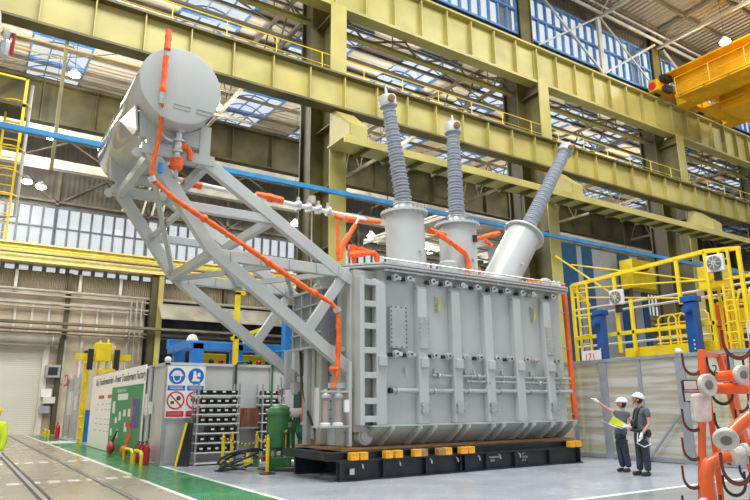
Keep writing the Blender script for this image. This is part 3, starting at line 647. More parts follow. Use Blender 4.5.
# conservator tank
cy = MB().lathe((3.15, 12.3, 8.2), (0, 1, 0), [(.81, 0), (.855, .012), (.865, .04), (.865, 1.5), (.872, 1.51), (.872, 1.54), (.865, 1.55), (.865, 3.1), (.872, 3.11), (.872, 3.14), (.865, 3.15), (.865, 4.66), (.84, 4.72), (.0, 4.78)], 48).build('conservator', mat('gloss_grey_enamel', (.44, .465, .46), .08, var=.04, scale=1.0, coat=.8), tr, smooth=30)
for x in (3.02, 3.5):
    m = MB()
    for z in (7.65, 7.74): m.box(x, x + .34, 12.285, 12.3, z, z + .008)
    for xx in (x, x + .332): m.box(xx, xx + .008, 12.285, 12.3, z - .09, z + .008)
    m.build('name_plate_frame', GREY2, cy, smooth=0)
for y in (13.5, 15.3): MB().tube([(3.15, y, 9.1), (3.15, y, 9.22), (3.15, y + .08, 9.26), (3.15, y + .16, 9.22), (3.15, y + .16, 9.1)], .025, 6).build('lifting_eye', GREY, cy)
MB().prism([(2.35, 12.8, 7.75), (2.42, 12.8, 7.2), (2.42, 13.1, 7.2), (2.3, 14.2, 7.95)], (.04, 0, 0)).build('side_gusset', GREY2, cy, smooth=0)
# valve stack under it
cx0, cy0 = 3.28, 12.75
MB().lathe((cx0, cy0, 6.5), (0, 0, 1), [(.04, 0), (.1, .02), (.12, .25), (.07, .27), (.07, .35), (.12, .36), (.12, .40), (.09, .42), (.09, .58), (.14, .6), (.14, .64), (.07, .66), (.07, .8), (.12, .82), (.12, .86), (.06, .9), (.06, 1.05)], 16).build('relay_valve', STEEL, tr)
MB().lathe((cx0, cy0, 6.46), (0, 0, 1), [(.07, 0), (.13, .05), (.14, .24), (.1, .3)], 14).build('orange_cover', ORANGE, tr)
MB().tube([(cx0, cy0, 6.98), (cx0 + .18, cy0 - .03, 7.02), (cx0 + .28, cy0, 6.9), (cx0 + .26, cy0, 6.75)], .07, 8).build('orange_cover', ORANGE, tr)
MB().tube([(cx0 - .12, cy0, 7.1), (cx0 - .3, cy0, 7.15), (2.85, 12.6, 7.2)], .05, 8).build('branch_pipe', STEEL, tr); MB().cyl((cx0 - .35, cy0 - .1, 6.3), (cx0 - .35, cy0 - .1, 6.52), .05, n=8).build('blue_cap', BLUE, tr)
MB().cyl((cx0, cy0, 6.3), (cx0, cy0, 6.5), .045, n=8).build('outlet', GREY2, tr)
# orange wrapped pipe down the front
def wrap(pts, r, name='wrapped_hose', root=tr, m_=None, step=.09, amp=.24):
    r *= .8; P = [Vector(p) for p in pts]; out = []; rs = []
    for a, b in zip(P[:-1], P[1:]):
        n_ = max(2, int((b - a).length / step))
        for i in range(n_): out.append(a.lerp(b, i / n_)); rs.append(r * (1 + random.uniform(-amp, amp)))
    out.append(P[-1]); rs.append(r)
    # soften the corners
    o2 = [out[0]] + [(out[i - 1] + out[i] * 2 + out[i + 1]) / 4 for i in range(1, len(out) - 1)] + [out[-1]]
    return MB().tube(o2, rs, 10).build(name, m_ or ORANGE, root)
wrap([(2.75, 12.12, 9.28), (2.75, 12.1, 8.82)], .09); MB().tube([(2.75, 12.15, 8.9), (2.75, 12.15, 8.55)], .05, 8).build('pipe_joint', STEEL, tr)
wrap([(2.75, 12.15, 8.68), (2.74, 12.15, 7.98), (2.74, 12.15, 7.85)], .085); MB().tube([(2.74, 12.15, 7.9), (2.76, 12.25, 7.66)], .07, 8).build('pipe_joint', STEEL, tr)
wrap([(2.78, 12.3, 7.72), (2.83, 12.5, 7.12), (2.76, 12.62, 6.44), (2.78, 12.65, 6.1)], .06)
wrap([(2.78, 12.65, 6.14), (3.27, 12.62, 5.77), (4.73, 12.62, 5.04), (6.19, 12.62, 4.26), (6.84, 12.62, 3.97), (7.08, 12.62, 3.86), (7.17, 12.62, 3.68), (7.19, 12.62, 3.06), (7.17, 12.62, 2.38), (7.08, 12.62, 1.98)], .07)
for q in ((3.9, 12.62, 5.46), (5.4, 12.62, 4.68), (6.55, 12.62, 4.1)): MB().ball(q, .09, n=10, m=7).build('wrapped_joint', ORANGE, tr)
for q in ((7.14, 12.62, 3.76), (2.78, 12.64, 6.12)): MB().tube([(q[0] - .02, q[1], q[2] + .05), (q[0] + .03, q[1], q[2] - .05)], .09, 10).build('hose_clamp', STEEL, tr)
MB().tube([(6.95, 12.6, 2.4), (7.15, 12.6, 2.4)], .05, 8).build('branch_hose', ORANGE, tr)
MB().tube([(3.27, 12.65, 9.12), (3.55, 12.65, 9.1), (3.62, 12.65, 9.02)], .07, 8).build('orange_cover', ORANGE, tr)
# gas pipe to the turrets
MB().tube([(3.3, 14.3, 7.1), (3.35, 14.3, 6.86), (4.5, 14.3, 6.8), (8.6, 14.3, 6.68), (8.95, 14.3, 6.68)], .06, 10).build('header_pipe', WHITE, tr)
for a, b in ((3.85, 4.3), (5.7, 6.45)): wrap([(a, 14.3, 6.82), (b, 14.3, 6.78)], .12)
for x in (6.85, 7.15, 7.45, 7.75): MB().cyl((x, 14.3, 6.72), (x + .09, 14.3, 6.72), .14, n=12).cyl((x + .045, 14.3, 6.72), (x + .045, 14.3, 6.95), .05, n=8).build('flanged_valve', STEEL, tr)
MB().cyl((7.3, 14.3, 6.85), (7.3, 14.3, 7.05), .1, n=10).build('gas_relay', GREY2, tr)
MB().cyl((7.3, 14.3, 6.7), (7.32, 14.3, 4.5), .02, n=6).build('relay_tube', STEEL, tr)
wrap([(8.0, 14.3, 6.62), (8.2, 14.2, 6.55)], .1); wrap([(8.3, 14.2, 6.55), (9.35, 14.1, 6.6)], .09); wrap([(7.92, 14.0, 6.35), (7.95, 14.0, 5.3)], .07)
wrap([(8.45, 13.95, 6.35), (8.05, 13.95, 5.7), (7.98, 13.95, 5.35)], .09); MB().tube([(8.9, 14.1, 6.6), (8.55, 13.95, 6.55), (8.42, 13.95, 6.3)], .03, 8).build('bleed_tube', WHITE, tr)
wrap([(8.4, 14.2, 5.78), (9.1, 14.2, 5.7)], .1); wrap([(8.15, 13.8, 5.45), (8.95, 13.8, 5.6), (9.05, 13.8, 5.5), (9.05, 13.8, 5.05)], .1); wrap([(8.35, 13.9, 5.75), (8.38, 13.9, 5.1)], .08); wrap([(8.4, 13.7, 5.15), (9.0, 13.7, 5.22)], .08)
wrap([(7.6, 14.8, 4.6), (7.95, 14.8, 4.6)], .09)
MB().ball((9.2, 13.6, 5.15), .13, n=10, m=7).build('cable_gland', mat('navy_tape', (.02, .03, .12), .5), tr)
# turrets and bushings
def bushing(base, top, flz, tiptop, nm):
    b = Vector(base); t_ = Vector(top); ax = (t_ - b).normalized(); L = (t_ - b).length
    T = MB().lathe(b - ax * .35, ax, [(.56, 0), (.56, L + .28), (.68, L + .28), (.68, L + .35), (.5, L + .36), (.5, L + .38)], 36).build('turret', GREY, tr, smooth=25)
    _, A, B = MB().frame(Vector(), ax)
    for i in range(26):
        a = 2 * PI * i / 26; c = t_ - ax * .1 + (A * math.cos(a) + B * math.sin(a)) * .63; MB().cyl(c, c + ax * .14, .022, n=6).build('flange_bolt', STEEL, T)
    MB().lathe(t_ + ax * .03, ax, [(.42, 0), (.42, .05), (.3, .06), (.27, .2), (.3, .21), (.3, .25), (.25, .26)], 24).build('bushing_flange', STEEL, T)
    tip = Vector(tiptop); s0 = t_ + ax * .3; ax2 = (tip - s0).normalized(); Lb = (tip - s0).length; n_ = int(Lb / .092); pr = []
    for i in range(n_):
        q = i * Lb / n_; R = .265 - .055 * i / n_ - (.0 if i % 2 else .02)
        pr += [(.13, q), (.135, q + .03), (R, q + .05), (R, q + .062), (.135, q + .078)]
    MB().lathe(s0, ax2, pr + [(.17, Lb)], 24).build('insulator', PORC, T, smooth=50)
    H = MB().lathe(tip, ax2, [(.2, 0), (.27, .02), (.27, .3), (.25, .34), (.07, .36), (.05, .42), (.03, .62), (.02, .64)], 20).build('bushing_head', GREY2, T)
    MB().lathe(tip + ax2 * .17 + Vector((-.06, -.26, 0)), (-.2, -1, 0), [(.11, 0), (.11, .06), (.07, .07)], 12).build('terminal', mat('copper_terminal', (.35, .22, .1), .3, .8), H)
    MB().box(t_.x + .1, t_.x + .22, b.y - .62, b.y - .53, t_.z - .62, t_.z - .42).build('name_plate', BLACKP, T, smooth=0) if nm == 2 else None
    c = b + ax * (L * .35) + Vector((.05, -.57, 0)); MB().cyl(c, c + Vector((0, -.08, 0)), .05, n=8).build('sampling_valve', STEEL, T)
    return ax
bushing((10.12, 13.9, 5.05), (10.05, 13.9, 6.93), 0, (9.56, 13.9, 10.1), 1)
bushing((12.02, 13.9, 5.05), (12.02, 13.9, 6.86), 0, (12.0, 13.9, 9.85), 2)
bushing((13.55, 13.9, 5.15), (14.87, 13.9, 6.98), 0, (17.2, 13.9, 10.35), 3)
wrap([(10.7, 13.6, 6.45), (11.3, 13.6, 6.4)], .09)
wrap([(10.72, 13.3, 6.3), (11.32, 13.3, 6.05), (11.8, 13.3, 5.82), (11.86, 13.3, 5.6), (11.86, 13.3, 5.2)], .09)
wrap([(12.7, 14.1, 6.55), (13.95, 14.1, 6.95)], .09); wrap([(12.9, 13.7, 6.5), (13.2, 13.7, 6.35)], .08); wrap([(13.1, 14.3, 5.3), (13.9, 14.3, 5.4)], .08)
wrap([(12.62, 13.7, 5.6), (12.66, 13.7, 5.1)], .08)
MB().lathe((11.2, 13.4, 4.98), (0, 0, 1), [(.28, 0), (.28, .5), (.24, .55), (.1, .6)], 16).build('pressure_relief', GREY2, tr)
wrap([(13.75, 12.8, 5.12), (14.3, 12.8, 5.12)], .06)
MB().lathe((14.5, 12.85, 4.98), (0, 0, 1), [(.14, 0), (.14, .08), (.2, .1), (.2, .25), (.12, .3), (.06, .33)], 14).build('relief_device', GREY2, tr)
MB().tube([(14.6, 12.85, 5.17), (15.15, 12.85, 5.17)], .055, 8).cyl((14.85, 12.85, 5.17), (14.9, 12.85, 5.17), .1, n=10).cyl((15.08, 12.85, 5.17), (15.12, 12.85, 5.17), .1, n=10).build('vent_pipe', WHITE, tr)
MB().tube([(15.1, 12.85, 5.17), (15.25, 12.85, 5.15), (15.33, 12.85, 5.0), (15.36, 12.85, 3.2), (15.38, 12.85, 1.15)], .085, 12).build('down_pipe', ORANGE_P, tr)
for z in (1.3, 2.0, 3.2, 4.3): MB().box(14.9, 15.45, 12.82, 12.86, z, z + .03).build('pipe_bracket', STEEL, tr, smooth=0)
for z in (1.35, 1.8, 2.3, 3.0, 3.9): MB().box(14.95, 15.1, 12.9, 13.1, z, z + .12).build('side_lug', GREY, tr, smooth=0)
MB().cyl((14.95, 13.0, 2.3), (15.15, 12.95, 2.3), .09, n=12).cyl((14.95, 13.0, 2.75), (15.1, 12.95, 2.75), .06, n=12).build('side_valve', STEEL, tr)

# ---- steel skid
sk = thing('steel_skid', 'long black steel I-beam skid under the grey transformer', 'skid', (10.9, 13.4, 0))
for y in (12.42, 14.45):
    MB().box(7.05, 14.9, y - .12, y + .12, 0, .03).box(7.05, 14.9, y - .12, y + .12, .4, .43).box(7.05, 14.9, y - .02, y + .02, .03, .4).build('side_beam', BLACK, sk, smooth=0)
for x in (7.1, 8.2, 9.4, 10.45, 10.6, 11.3, 12.3, 13.6, 14.8): MB().box(x - .015, x + .015, 12.3, 12.4, .03, .4).build('web_plate', BLACK, sk, smooth=0)
for x in (7.9, 9.6, 12.2, 14.75): MB().box(x - .1, x + .1, 12.54, 14.33, .05, .40).build('cross_beam', BLACK, sk, smooth=0)
for y in (12.32, 13.4, 14.4): MB().ibeam((6.75 if y < 13 else 6.9, y + .1, .52), (14.7, y + .1, .52), .2, .17, .02).build('top_rail', BLACK, sk, smooth=0)
MB().box(6.75, 7.0, 12.42, 14.55, .44, .6).build('end_channel', BLACK, sk, smooth=0)
for x in (7.6, 8.6, 9.5, 10.3, 11.0, 11.7, 12.4): p = MB().tube([(x, 12.29, .36), (x, 12.24, .34), (x + .02, 12.24, .26)], .018, 6).build('lashing_eye', STEEL, sk)
text('TRANSPORT', .07, (11.45, 12.395, .27), (1, 0, 0), (0, 0, 1), WHITE, sk, 'stencil'); text('SKID', .07, (11.5, 12.395, .19), (1, 0, 0), (0, 0, 1), WHITE, sk, 'stencil')
text('60 T', .07, (12.62, 12.395, .31), (1, 0, 0), (0, 0, 1), WHITE, sk, 'stencil'); text('TOTAL', .07, (12.62, 12.395, .23), (1, 0, 0), (0, 0, 1), WHITE, sk, 'stencil'); text('3,5 T', .07, (12.62, 12.395, .15), (1, 0, 0), (0, 0, 1), WHITE, sk, 'stencil')
MB().box(7.3, 7.42, 12.28, 12.3, .14, .26).build('paper_tag', STEEL, sk, smooth=0)
for a, b, z0, z1, lab in ((7.3, 14.9, .61, .64, 'thin timber board layer between skid and transformer'),):
    tag(MB().box(7.25, 14.9, 12.55, 14.9, .61, .665).build('timber_sheet', WOOD, smooth=0), lab, 'timber')
BL = [(7.25, 'at the left front corner of the skid, outer one'), (7.49, 'at the left front corner of the skid, inner one'), (8.15, 'second pair from the left, left one'), (8.42, 'second pair from the left, right one'), (8.95, 'third pair from the left, left one'), (9.13, 'third pair from the left, right one'), (9.65, 'fourth pair from the left, left one'), (9.86, 'fourth pair from the left, right one'), (10.35, 'fifth pair from the left, left one'), (10.58, 'fifth pair from the left, right one'), (14.25, 'at the right end of the skid, left one'), (14.5, 'at the right end of the skid, right one')]
for x, l in BL:
    tag(MB().box(x, x + .2, 12.14, 12.3, .44, .6).build('spacer_block', YBLOCK if x not in (9.13, 9.65) else WOOD, smooth=0, bevel=.01), 'small %s block %s' % ('yellow' if x not in (9.13, 9.65) else 'orange brown', l), 'block', 'spacer blocks on the skid')

# ============================================================ LEFT SIDE : BOOTH, BOARD, SIGNS, RACKS
bt = thing('workshop_booth', 'grey aluminium panel booth behind the bin shelves', 'booth', (5, 18.8, 0))
for x0, x1 in ((5.05, 6.98), (7.12, 8.25), (8.3, 9.15)): MB().box(x0, x1, 18.78, 18.82, .05, 2.78).build('wall_panel', ALU, bt, smooth=0)
for y0, y1 in ((18.85, 20.25), (20.35, 21.3), (21.4, 30.4)): MB().box(4.98, 5.02, y0, y1, .05, 2.78).build('wall_panel', ALU, bt, smooth=0)
for x in (4.96, 7.0, 8.2, 9.1): MB().box(x, x + .1, 18.72, 18.84, 0, 2.84).build('frame_post', ALUF, bt, smooth=0)
for y in (20.26, 21.3, 30.35): MB().box(4.94, 5.03, y, y + .1, 0, 2.84).build('frame_post', ALUF, bt, smooth=0)
MB().box(4.96, 9.2, 18.72, 18.84, 2.78, 2.86).build('top_rail', ALU, bt, smooth=0); MB().box(4.94, 5.04, 18.84, 30.45, 2.78, 2.86).build('top_rail', ALU, bt, smooth=0)
MB().box(9.1, 9.2, 18.84, 21, 0, 2.8).build('wall_panel', ALU, bt, smooth=0)
MB().ball((5.0, 18.78, 2.93), .1, n=12, m=8).build('corner_cap', WHITE, bt)
MB().tube([(7.05, 18.7, .1), (7.05, 18.68, 2.8), (7.1, 18.7, 2.92), (7.4, 18.7, 2.94)], .035, 8).build('cable', BLACKP, bt)
tag(MB().box(7.1, 8.15, 18.45, 18.5, 1.0, 1.55).build('brown_panel', mat('copper_brown', (.22, .09, .05), .5, var=.3, scale=3, stretch=(4, 1, .5)), smooth=0), 'brown sheet between the two bin shelves', 'panel').location.z = 1.0
MB().box(7.1, 8.2, 18.44, 18.78, .94, 1.0).box(7.15, 7.2, 18.5, 18.75, 0, .94).box(8.1, 8.15, 18.5, 18.75, 0, .94).build('ledge', ALUF, bt, smooth=0)

bd = thing('factory_board', 'tall white and green factory information board on the booth side', 'board', (4.9, 25.7, 0))
MB().box(4.9, 4.94, 20.95, 30.4, .03, 2.92).build('board_sheet', mat('board_white', (.90, .90, .91), .4, var=.01), bd, smooth=0)
gp = MB().box(4.888, 4.9, 21.05, 25.9, .05, 2.33).build('green_panel', mat('poster_green', (.02, .27, .10), .45, var=.03), bd, smooth=0)
INK = mat('ink', (.05, .05, .06), .6, var=0); REDI = mat('red_ink', (.62, .05, .06), .5, var=0); GI = mat('grey_ink', (.45, .42, .43), .6, var=0)
text('Güç Transformatörleri - Power Transformers Factory', .395, (4.895, 29.55, 2.5), (0, -1, 0), (0, 0, 1), INK, bd, 'board_title')
text('WE MAKE FUTURE', .17, (4.884, 24.9, 2.12), (0, -1, 0), (0, 0, 1), WHITE, gp, 'panel_title')
for y0 in (28.6, 26.7): MB().box(4.893, 4.899, y0 - 1.15, y0, 1.95, 2.08).build('red_heading', REDI, bd, smooth=0)
m = MB()
for y0 in (28.9, 27.8, 27.0, 26.4):
    for z in (1.72, 1.5, 1.15, .95, .7): m.box(4.893, 4.899, y0 - .35, y0, z, z + .035)
m.build('small_print', GI, bd, smooth=0)
m = MB()
for y, z, a, b in ((25.5, 1.4, .4, .42), (24.7, 1.85, 1.6, .22), (24.3, 1.15, .3, .3), (23.6, 1.3, .35, .22), (22.9, 1.3, .35, .25), (24.9, 1.05, .3, .2), (23.3, .8, .35, .28), (25.6, .6, .3, .25), (24.5, .55, .28, .3), (22.3, 1.35, .3, .28)): MB().box(4.878, 4.888, y - a, y, z, z + b).build('pinned_sheet', WHITE, gp, smooth=0)
for i in range(3): MB().box(4.876, 4.887, 22.0 - i * .32, 22.22 - i * .32, .95, 1.85).build('blue_strip_sheet', mat('violet_ink', (.12, .08, .35), .5), gp, smooth=0)
m = MB().box(4.877, 4.887, 22.25, 22.4, .6, 1.9).box(4.877, 4.887, 22.3, 23.1, .95, 1.1).box(4.877, 4.887, 22.4, 22.9, .45, .75); m.build('red_strip_sheet', REDI, gp, smooth=0)

def sign(x0, w_, left):
    s_ = thing('safety_sign', 'white safety sign with a blue %s, %s of the pair on the booth' % (('helmet pictogram', 'left') if left else ('gloved hand pictogram', 'right')), 'sign', (x0, 18.7, 1.3), 'safety signs on the booth')
    MB().box(x0, x0 + w_, 18.695, 18.72, 1.28, 2.76).build('sign_plate', WHITE, s_, smooth=0); c = x0 + w_ / 2
    SB = mat('sign_blue', (.01, .13, .50), .4, var=0); SR = mat('sign_red', (.60, .02, .05), .4, var=0)
    b = MB().cyl((c, 18.69, 2.47), (c, 18.694, 2.47), .235, n=32).build('blue_disc', SB, s_, smooth=0)
    m = MB()
    if left:
        m.prism([(c + .15 * math.cos(math.radians(a)), 18.685, 2.50 + .13 * math.sin(math.radians(a))) for a in range(0, 181, 20)], (0, .004, 0)).box(c - .18, c + .18, 18.685, 18.689, 2.47, 2.51)
        m.prism([(c - .13, 18.685, 2.46), (c - .09, 18.685, 2.33), (c, 18.685, 2.28), (c + .09, 18.685, 2.33), (c + .13, 18.685, 2.46), (c + .1, 18.685, 2.46), (c + .07, 18.685, 2.36), (c, 18.685, 2.315), (c - .07, 18.685, 2.36), (c - .1, 18.685, 2.46)], (0, .004, 0))
    else:
        m.prism([(c - .13, 18.685, 2.32), (c + .1, 18.685, 2.32), (c + .12, 18.685, 2.38), (c + .02, 18.685, 2.42), (c - .01, 18.685, 2.62), (c - .08, 18.685, 2.62), (c - .09, 18.685, 2.42)], (0, .004, 0)).prism([(c + .02, 18.685, 2.46), (c + .13, 18.685, 2.45), (c + .12, 18.685, 2.58), (c + .05, 18.685, 2.56)], (0, .004, 0))
    m.build('pictogram', WHITE, b, smooth=0)
    l = MB().box(x0 + .03, x0 + w_ - .03, 18.69, 18.694, 2.06, 2.2).build('blue_caption', SB, s_, smooth=0)
    MB().box(x0 + .08, x0 + w_ - .1, 18.686, 18.689, 2.15, 2.165).box(x0 + .1, x0 + w_ - .08, 18.686, 18.689, 2.1, 2.115).build('caption_line', WHITE, l, smooth=0)
    ring = [(c + .235 * math.cos(a * PI / 16), 1.78 + .235 * math.sin(a * PI / 16)) for a in range(33)]; m = MB()
    for (xa, za), (xb, zb) in zip(ring[:-1], ring[1:]): m.bar((xa, 18.692, za), (xb, 18.692, zb), .004, .045, up=(xa - c, 0, za - 1.78))
    m.bar((c - .16, 18.692, 1.94), (c + .16, 18.692, 1.62), .004, .04, up=(1, 0, 1)); m.build('prohibition_ring', SR, s_, smooth=0)
    if left: MB().cyl((c + .08, 18.69, 1.84), (c + .08, 18.694, 1.84), .065, n=16).box(c - .14, c - .04, 18.69, 18.694, 1.68, 1.76).build('pictogram', INK, s_, smooth=0)
    else: MB().cyl((c - .05, 18.69, 1.8), (c - .05, 18.694, 1.8), .07, n=16).build('pictogram', INK, s_, smooth=0)
    l = MB().box(x0 + .03, x0 + w_ - .03, 18.69, 18.694, 1.32, 1.48).build('red_caption', SR, s_, smooth=0)
    MB().box(x0 + .08, x0 + w_ - .1, 18.686, 18.689, 1.42, 1.43).box(x0 + .1, x0 + w_ - .12, 18.686, 18.689, 1.37, 1.38).build('caption_line', mat('pink_ink', (.75, .4, .4), .5), l, smooth=0)
sign(4.99, .56, True); sign(5.55, .55, False)

SHZ = (1.92, 1.66, 1.40, 1.14, .88, .62, .36, .08)
def rack(x0, x1, y0, lab, wname, ns):
    t = thing('shelf_rack', lab, 'shelf', (x0, y0, 0), 'bin shelves at the booth')
    for x in (x0, x1):
        for y in (y0, y0 + .45): MB().box(x - .025, x + .025, y - .02, y + .02, 0, 2.25).build('upright', ALUF, t, smooth=0)
    for z in SHZ: MB().box(x0 - .02, x1 + .02, y0 - .03, y0 + .47, z - .035, z).build('shelf_board', WHITE, t, smooth=0)
    nm = ['top', 'second', 'third', 'fourth', 'fifth', 'sixth', 'seventh', 'bottom']; pb = None
    for i, z in enumerate(SHZ):
        n_ = ns[i]; st = (x1 - x0 - .08) / max(n_, 1)
        for k in range(n_):
            if i == 4 and k == 0 and x1 - x0 > 1: continue
            xx = x0 + .04 + k * st; h = .17 if i else .13
            b = thing('storage_bin', 'black storage bin on the %s shelf of the %s rack, %s from the left' % (nm[i], wname, ORD[k]), 'bin', (xx, y0, z), 'black bins on the %s rack' % wname)
            MB().prism([(xx + .01, y0 + .02, z), (xx + .02, y0 - .02, z + h), (xx + .02, y0 + .4, z + h), (xx + .01, y0 + .38, z)], (st - .03, 0, 0)).build('bin_body', BLACKP, b, smooth=0)
            MB().box(xx + st * .3, xx + st * .3 + .09, y0 - .03, y0 - .015, z + .07, z + .12).build('bin_label', WHITE, b, smooth=0)
rack(5.71, 6.93, 18.0, 'tall open shelf rack of black bins standing below the safety signs', 'left', (4, 5, 5, 5, 4, 4, 5, 0))
rack(7.75, 8.45, 18.2, 'tall open shelf rack of black bins half hidden behind the green pump', 'right', (3, 3, 3, 3, 2, 3, 3, 0))
tag(MB().prism([(5.2, 18.25, 0), (5.5, 18.0, 0), (5.62, 18.2, 1.15), (5.5, 18.35, 1.15)], (.06, 0, 0)).build('leaning_ramp', BLACK, smooth=0), 'dark folded ramp leaning left of the bin shelf', 'ramp')
tag(MB().bar((5.18, 18.0, .02), (5.5, 18.25, 1.15), .06, .03).build('yellow_strip', YEL, smooth=0), 'yellow edged bar leaning on the dark ramp', 'bar')

# fire point
def extinguisher(x, y, s_, lab):
    t = thing('fire_extinguisher', lab, 'fire extinguisher', (x, y, 0), 'fire extinguishers')
    MB().lathe((x, y, 0), (0, 0, 1), [(.08 * s_, 0), (.095 * s_, .02), (.095 * s_, .42 * s_), (.07 * s_, .5 * s_), (.025, .54 * s_), (.025, .6 * s_)], 14).build('cylinder_body', RED, t)
    MB().box(x - .06, x + .02, y - .02, y + .02, .6 * s_, .64 * s_).tube([(x, y, .58 * s_), (x - .1, y, .5 * s_), (x - .12, y, .25 * s_)], .014, 6).build('valve_and_hose', BLACKP, t)
    MB().box(x - .098 * s_, x - .09 * s_, y - .04, y + .04, .2 * s_, .34 * s_).build('label_plate', WHITE, t, smooth=0)
extinguisher(4.75, 20.35, .95, 'red fire extinguisher by the green board, leftmost of three'); extinguisher(4.75, 19.9, .95, 'red fire extinguisher by the green board, middle of three'); extinguisher(4.75, 19.45, 1.0, 'red fire extinguisher by the green board, nearest the booth corner')
extinguisher(4.9, 40.2, 1.3, 'red fire extinguisher in the distance beside the roller door')
def hoop(x, y0, y1, h, lab):
    o = MB().tube([(x, y0, 0), (x, y0, h - .08), (x, y0 + (y1 - y0) * .12, h), (x, y0 + (y1 - y0) * .88, h), (x, y1, h - .08), (x, y1, 0)], .045, 8).build('guard_hoop', YEL); tag(o, lab, 'barrier', 'yellow guard hoops')
hoop(4.5, 18.95, 19.85, .38, 'yellow floor guard hoop before the fire extinguishers'); hoop(4.55, 20.3, 21.4, .36, 'yellow floor guard hoop before the orange bag')
hoop(4.4, 39.5, 40.6, .42, 'yellow floor guard hoop near the roller door, right one'); hoop(4.4, 41.0, 42.2, .42, 'yellow floor guard hoop near the roller door, left one')
for y, mt, lab, s_ in ((24.2, RED, 'round red fire bag at the foot of the green board', .36), (22.1, mat('bag_orange', (.75, .12, .02), .5), 'orange fire bag at the foot of the green board', .32)):
    t = thing('fire_bag', lab, 'bag', (4.72, y, .02), 'bags under the board'); MB().ball((4.68, y, .02 + s_ * .6), s_ * .6, (.6, 1.4, 1), 14, 10).build('bag_body', mt, t)
    MB().tube([(4.7, y + .1, s_ * 1.1), (4.85, y, s_ * 2.2), (4.7, y - .12, s_ * 1.1)], .03, 6).build('strap', BLACKP if s_ > .34 else mt, t)
t = thing('switch_box', 'small grey wall switch box with a cable on the booth side', 'box', (4.95, 20.0, 1.4)); MB().box(4.86, 4.94, 19.9, 20.1, 1.4, 1.75).build('box_body', WHITE, t, smooth=0); MB().tube([(4.92, 20, 1.4), (4.92, 20, .7)], .015, 6).build('cable', BLACKP, t); MB().tube([(4.92, 20, 1.75), (4.92, 20, 2.8)], .012, 6).build('cable', BLACKP, t)
tag(MB().box(4.9, 4.94, 20.4, 20.75, 1.35, 2.0).build('notice', WHITE, smooth=0), 'white notice on the booth panel right of the green board', 'sign')

# stanchions and chain
SP = [(5.88, 16.26, 'front left'), (6.51, 14.87, 'front right'), (6.56, 17.46, 'rear left'), (7.12, 17.03, 'rear right')]
for x, y, l in SP:
    t = thing('barrier_post', 'slim yellow chain post at the green pump, %s one' % l, 'post', (x, y, 0), 'yellow chain posts')
    MB().lathe((x, y, 0), (0, 0, 1), [(.2, 0), (.2, .02), (.06, .05)], 20).build('post_base', BLACKP, t); MB().lathe((x, y, .03), (0, 0, 1), [(.045, 0), (.045, .8), (.02, .82), (.03, .85), (.02, .88)], 12).build('post_tube', YEL, t)
m = MB(); m2 = MB()
for (a, b) in ((0, 1), (2, 0), (3, 1)):
    A = Vector((*SP[a][:2], .84)); B = Vector((*SP[b][:2], .84)); n_ = 24
    for i in range(n_):
        t0, t1 = i / n_, (i + .8) / n_; f = lambda t: A.lerp(B, t) - Vector((0, 0, .16 * 4 * t * (1 - t)))
        (m if i % 2 else m2).tube([f(t0), f(t1)], .017, 6)
ch = m.build('barrier_chain', BLACKP); tag(ch, 'black and yellow barrier chain strung between the yellow posts', 'chain'); m2.build('yellow_links', YEL, ch)

# green pump unit
gu = thing('oil_pump_unit', 'green oil pump unit with a domed vessel left of the transformer', 'pump', (7.2, 15.8, 0))
MB().box(6.75, 7.95, 15.35, 16.4, .08, .32).box(6.8, 7.0, 15.4, 15.6, 0, .1).box(7.7, 7.9, 15.4, 15.6, 0, .1).build('base_frame', GREENM, gu, smooth=0, bevel=.02)
MB().lathe((7.22, 15.8, .55), (0, 0, 1), [(.0, -.1), (.2, -.07), (.31, 0), (.33, .04), (.33, .82), (.36, .83), (.36, .9), (.33, .91), (.3, .99), (.18, 1.06), (.05, 1.08)], 28).build('vessel', GREENM, gu)
for a in range(4): MB().cyl((7.22 + .26 * math.cos(a * PI / 2 + .8), 15.8 + .26 * math.sin(a * PI / 2 + .8), .3), (7.22 + .26 * math.cos(a * PI / 2 + .8), 15.8 + .26 * math.sin(a * PI / 2 + .8), .65), .035, n=8).build('vessel_leg', GREENM, gu)
MB().lathe((7.24, 15.8, 1.6), (0, 0, 1), [(.03, 0), (.03, .15), (.08, .16), (.08, .2), (.05, .22), (.06, .4), (.09, .42), (.09, .46), (.03, .48), (.03, .75)], 10).build('top_valve', STEEL, gu)
MB().lathe((7.1, 15.7, 1.95), (1, -.5, 0), [(.09, 0), (.09, .02), (.02, .02), (.02, .06)], 14).build('handwheel', RED, gu)
MB().tube([(7.02, 15.9, 1.6), (7.02, 15.9, 2.85), (7.1, 15.9, 3.02), (7.4, 15.9, 3.05)], .03, 8).build('riser_pipe', GREENM, gu)
MB().box(7.75, 8.15, 15.7, 16.1, .9, 1.98).build('control_tower', GREEND, gu, smooth=0, bevel=.03)
MB().lathe((7.78, 15.2, .95), (.5, -.84, 0), [(.22, -.25), (.24, -.2), (.24, .2), (.2, .24), (.05, .26)], 24).build('motor', GREEND, gu)
MB().lathe((7.66, 15.25, .8), (0, 0, 1), [(.07, 0), (.07, .3), (.09, .32), (.09, .36), (.07, .38)], 14).build('hose_end', WHITE, gu)
MB().cyl((7.66, 15.25, 1.18), (7.66, 15.25, 1.4), .09, n=14).build('orange_band', REDO, gu); MB().cyl((7.66, 15.25, 1.4), (7.66, 15.25, 2.0), .065, n=14).build('orange_hose', ORANGE_P, gu)
MB().tube([(7.4, 15.6, 1.42), (7.7, 15.5, 1.42), (8.0, 15.5, 1.42)], .12, 12).build('white_pipe', WHITE, gu)
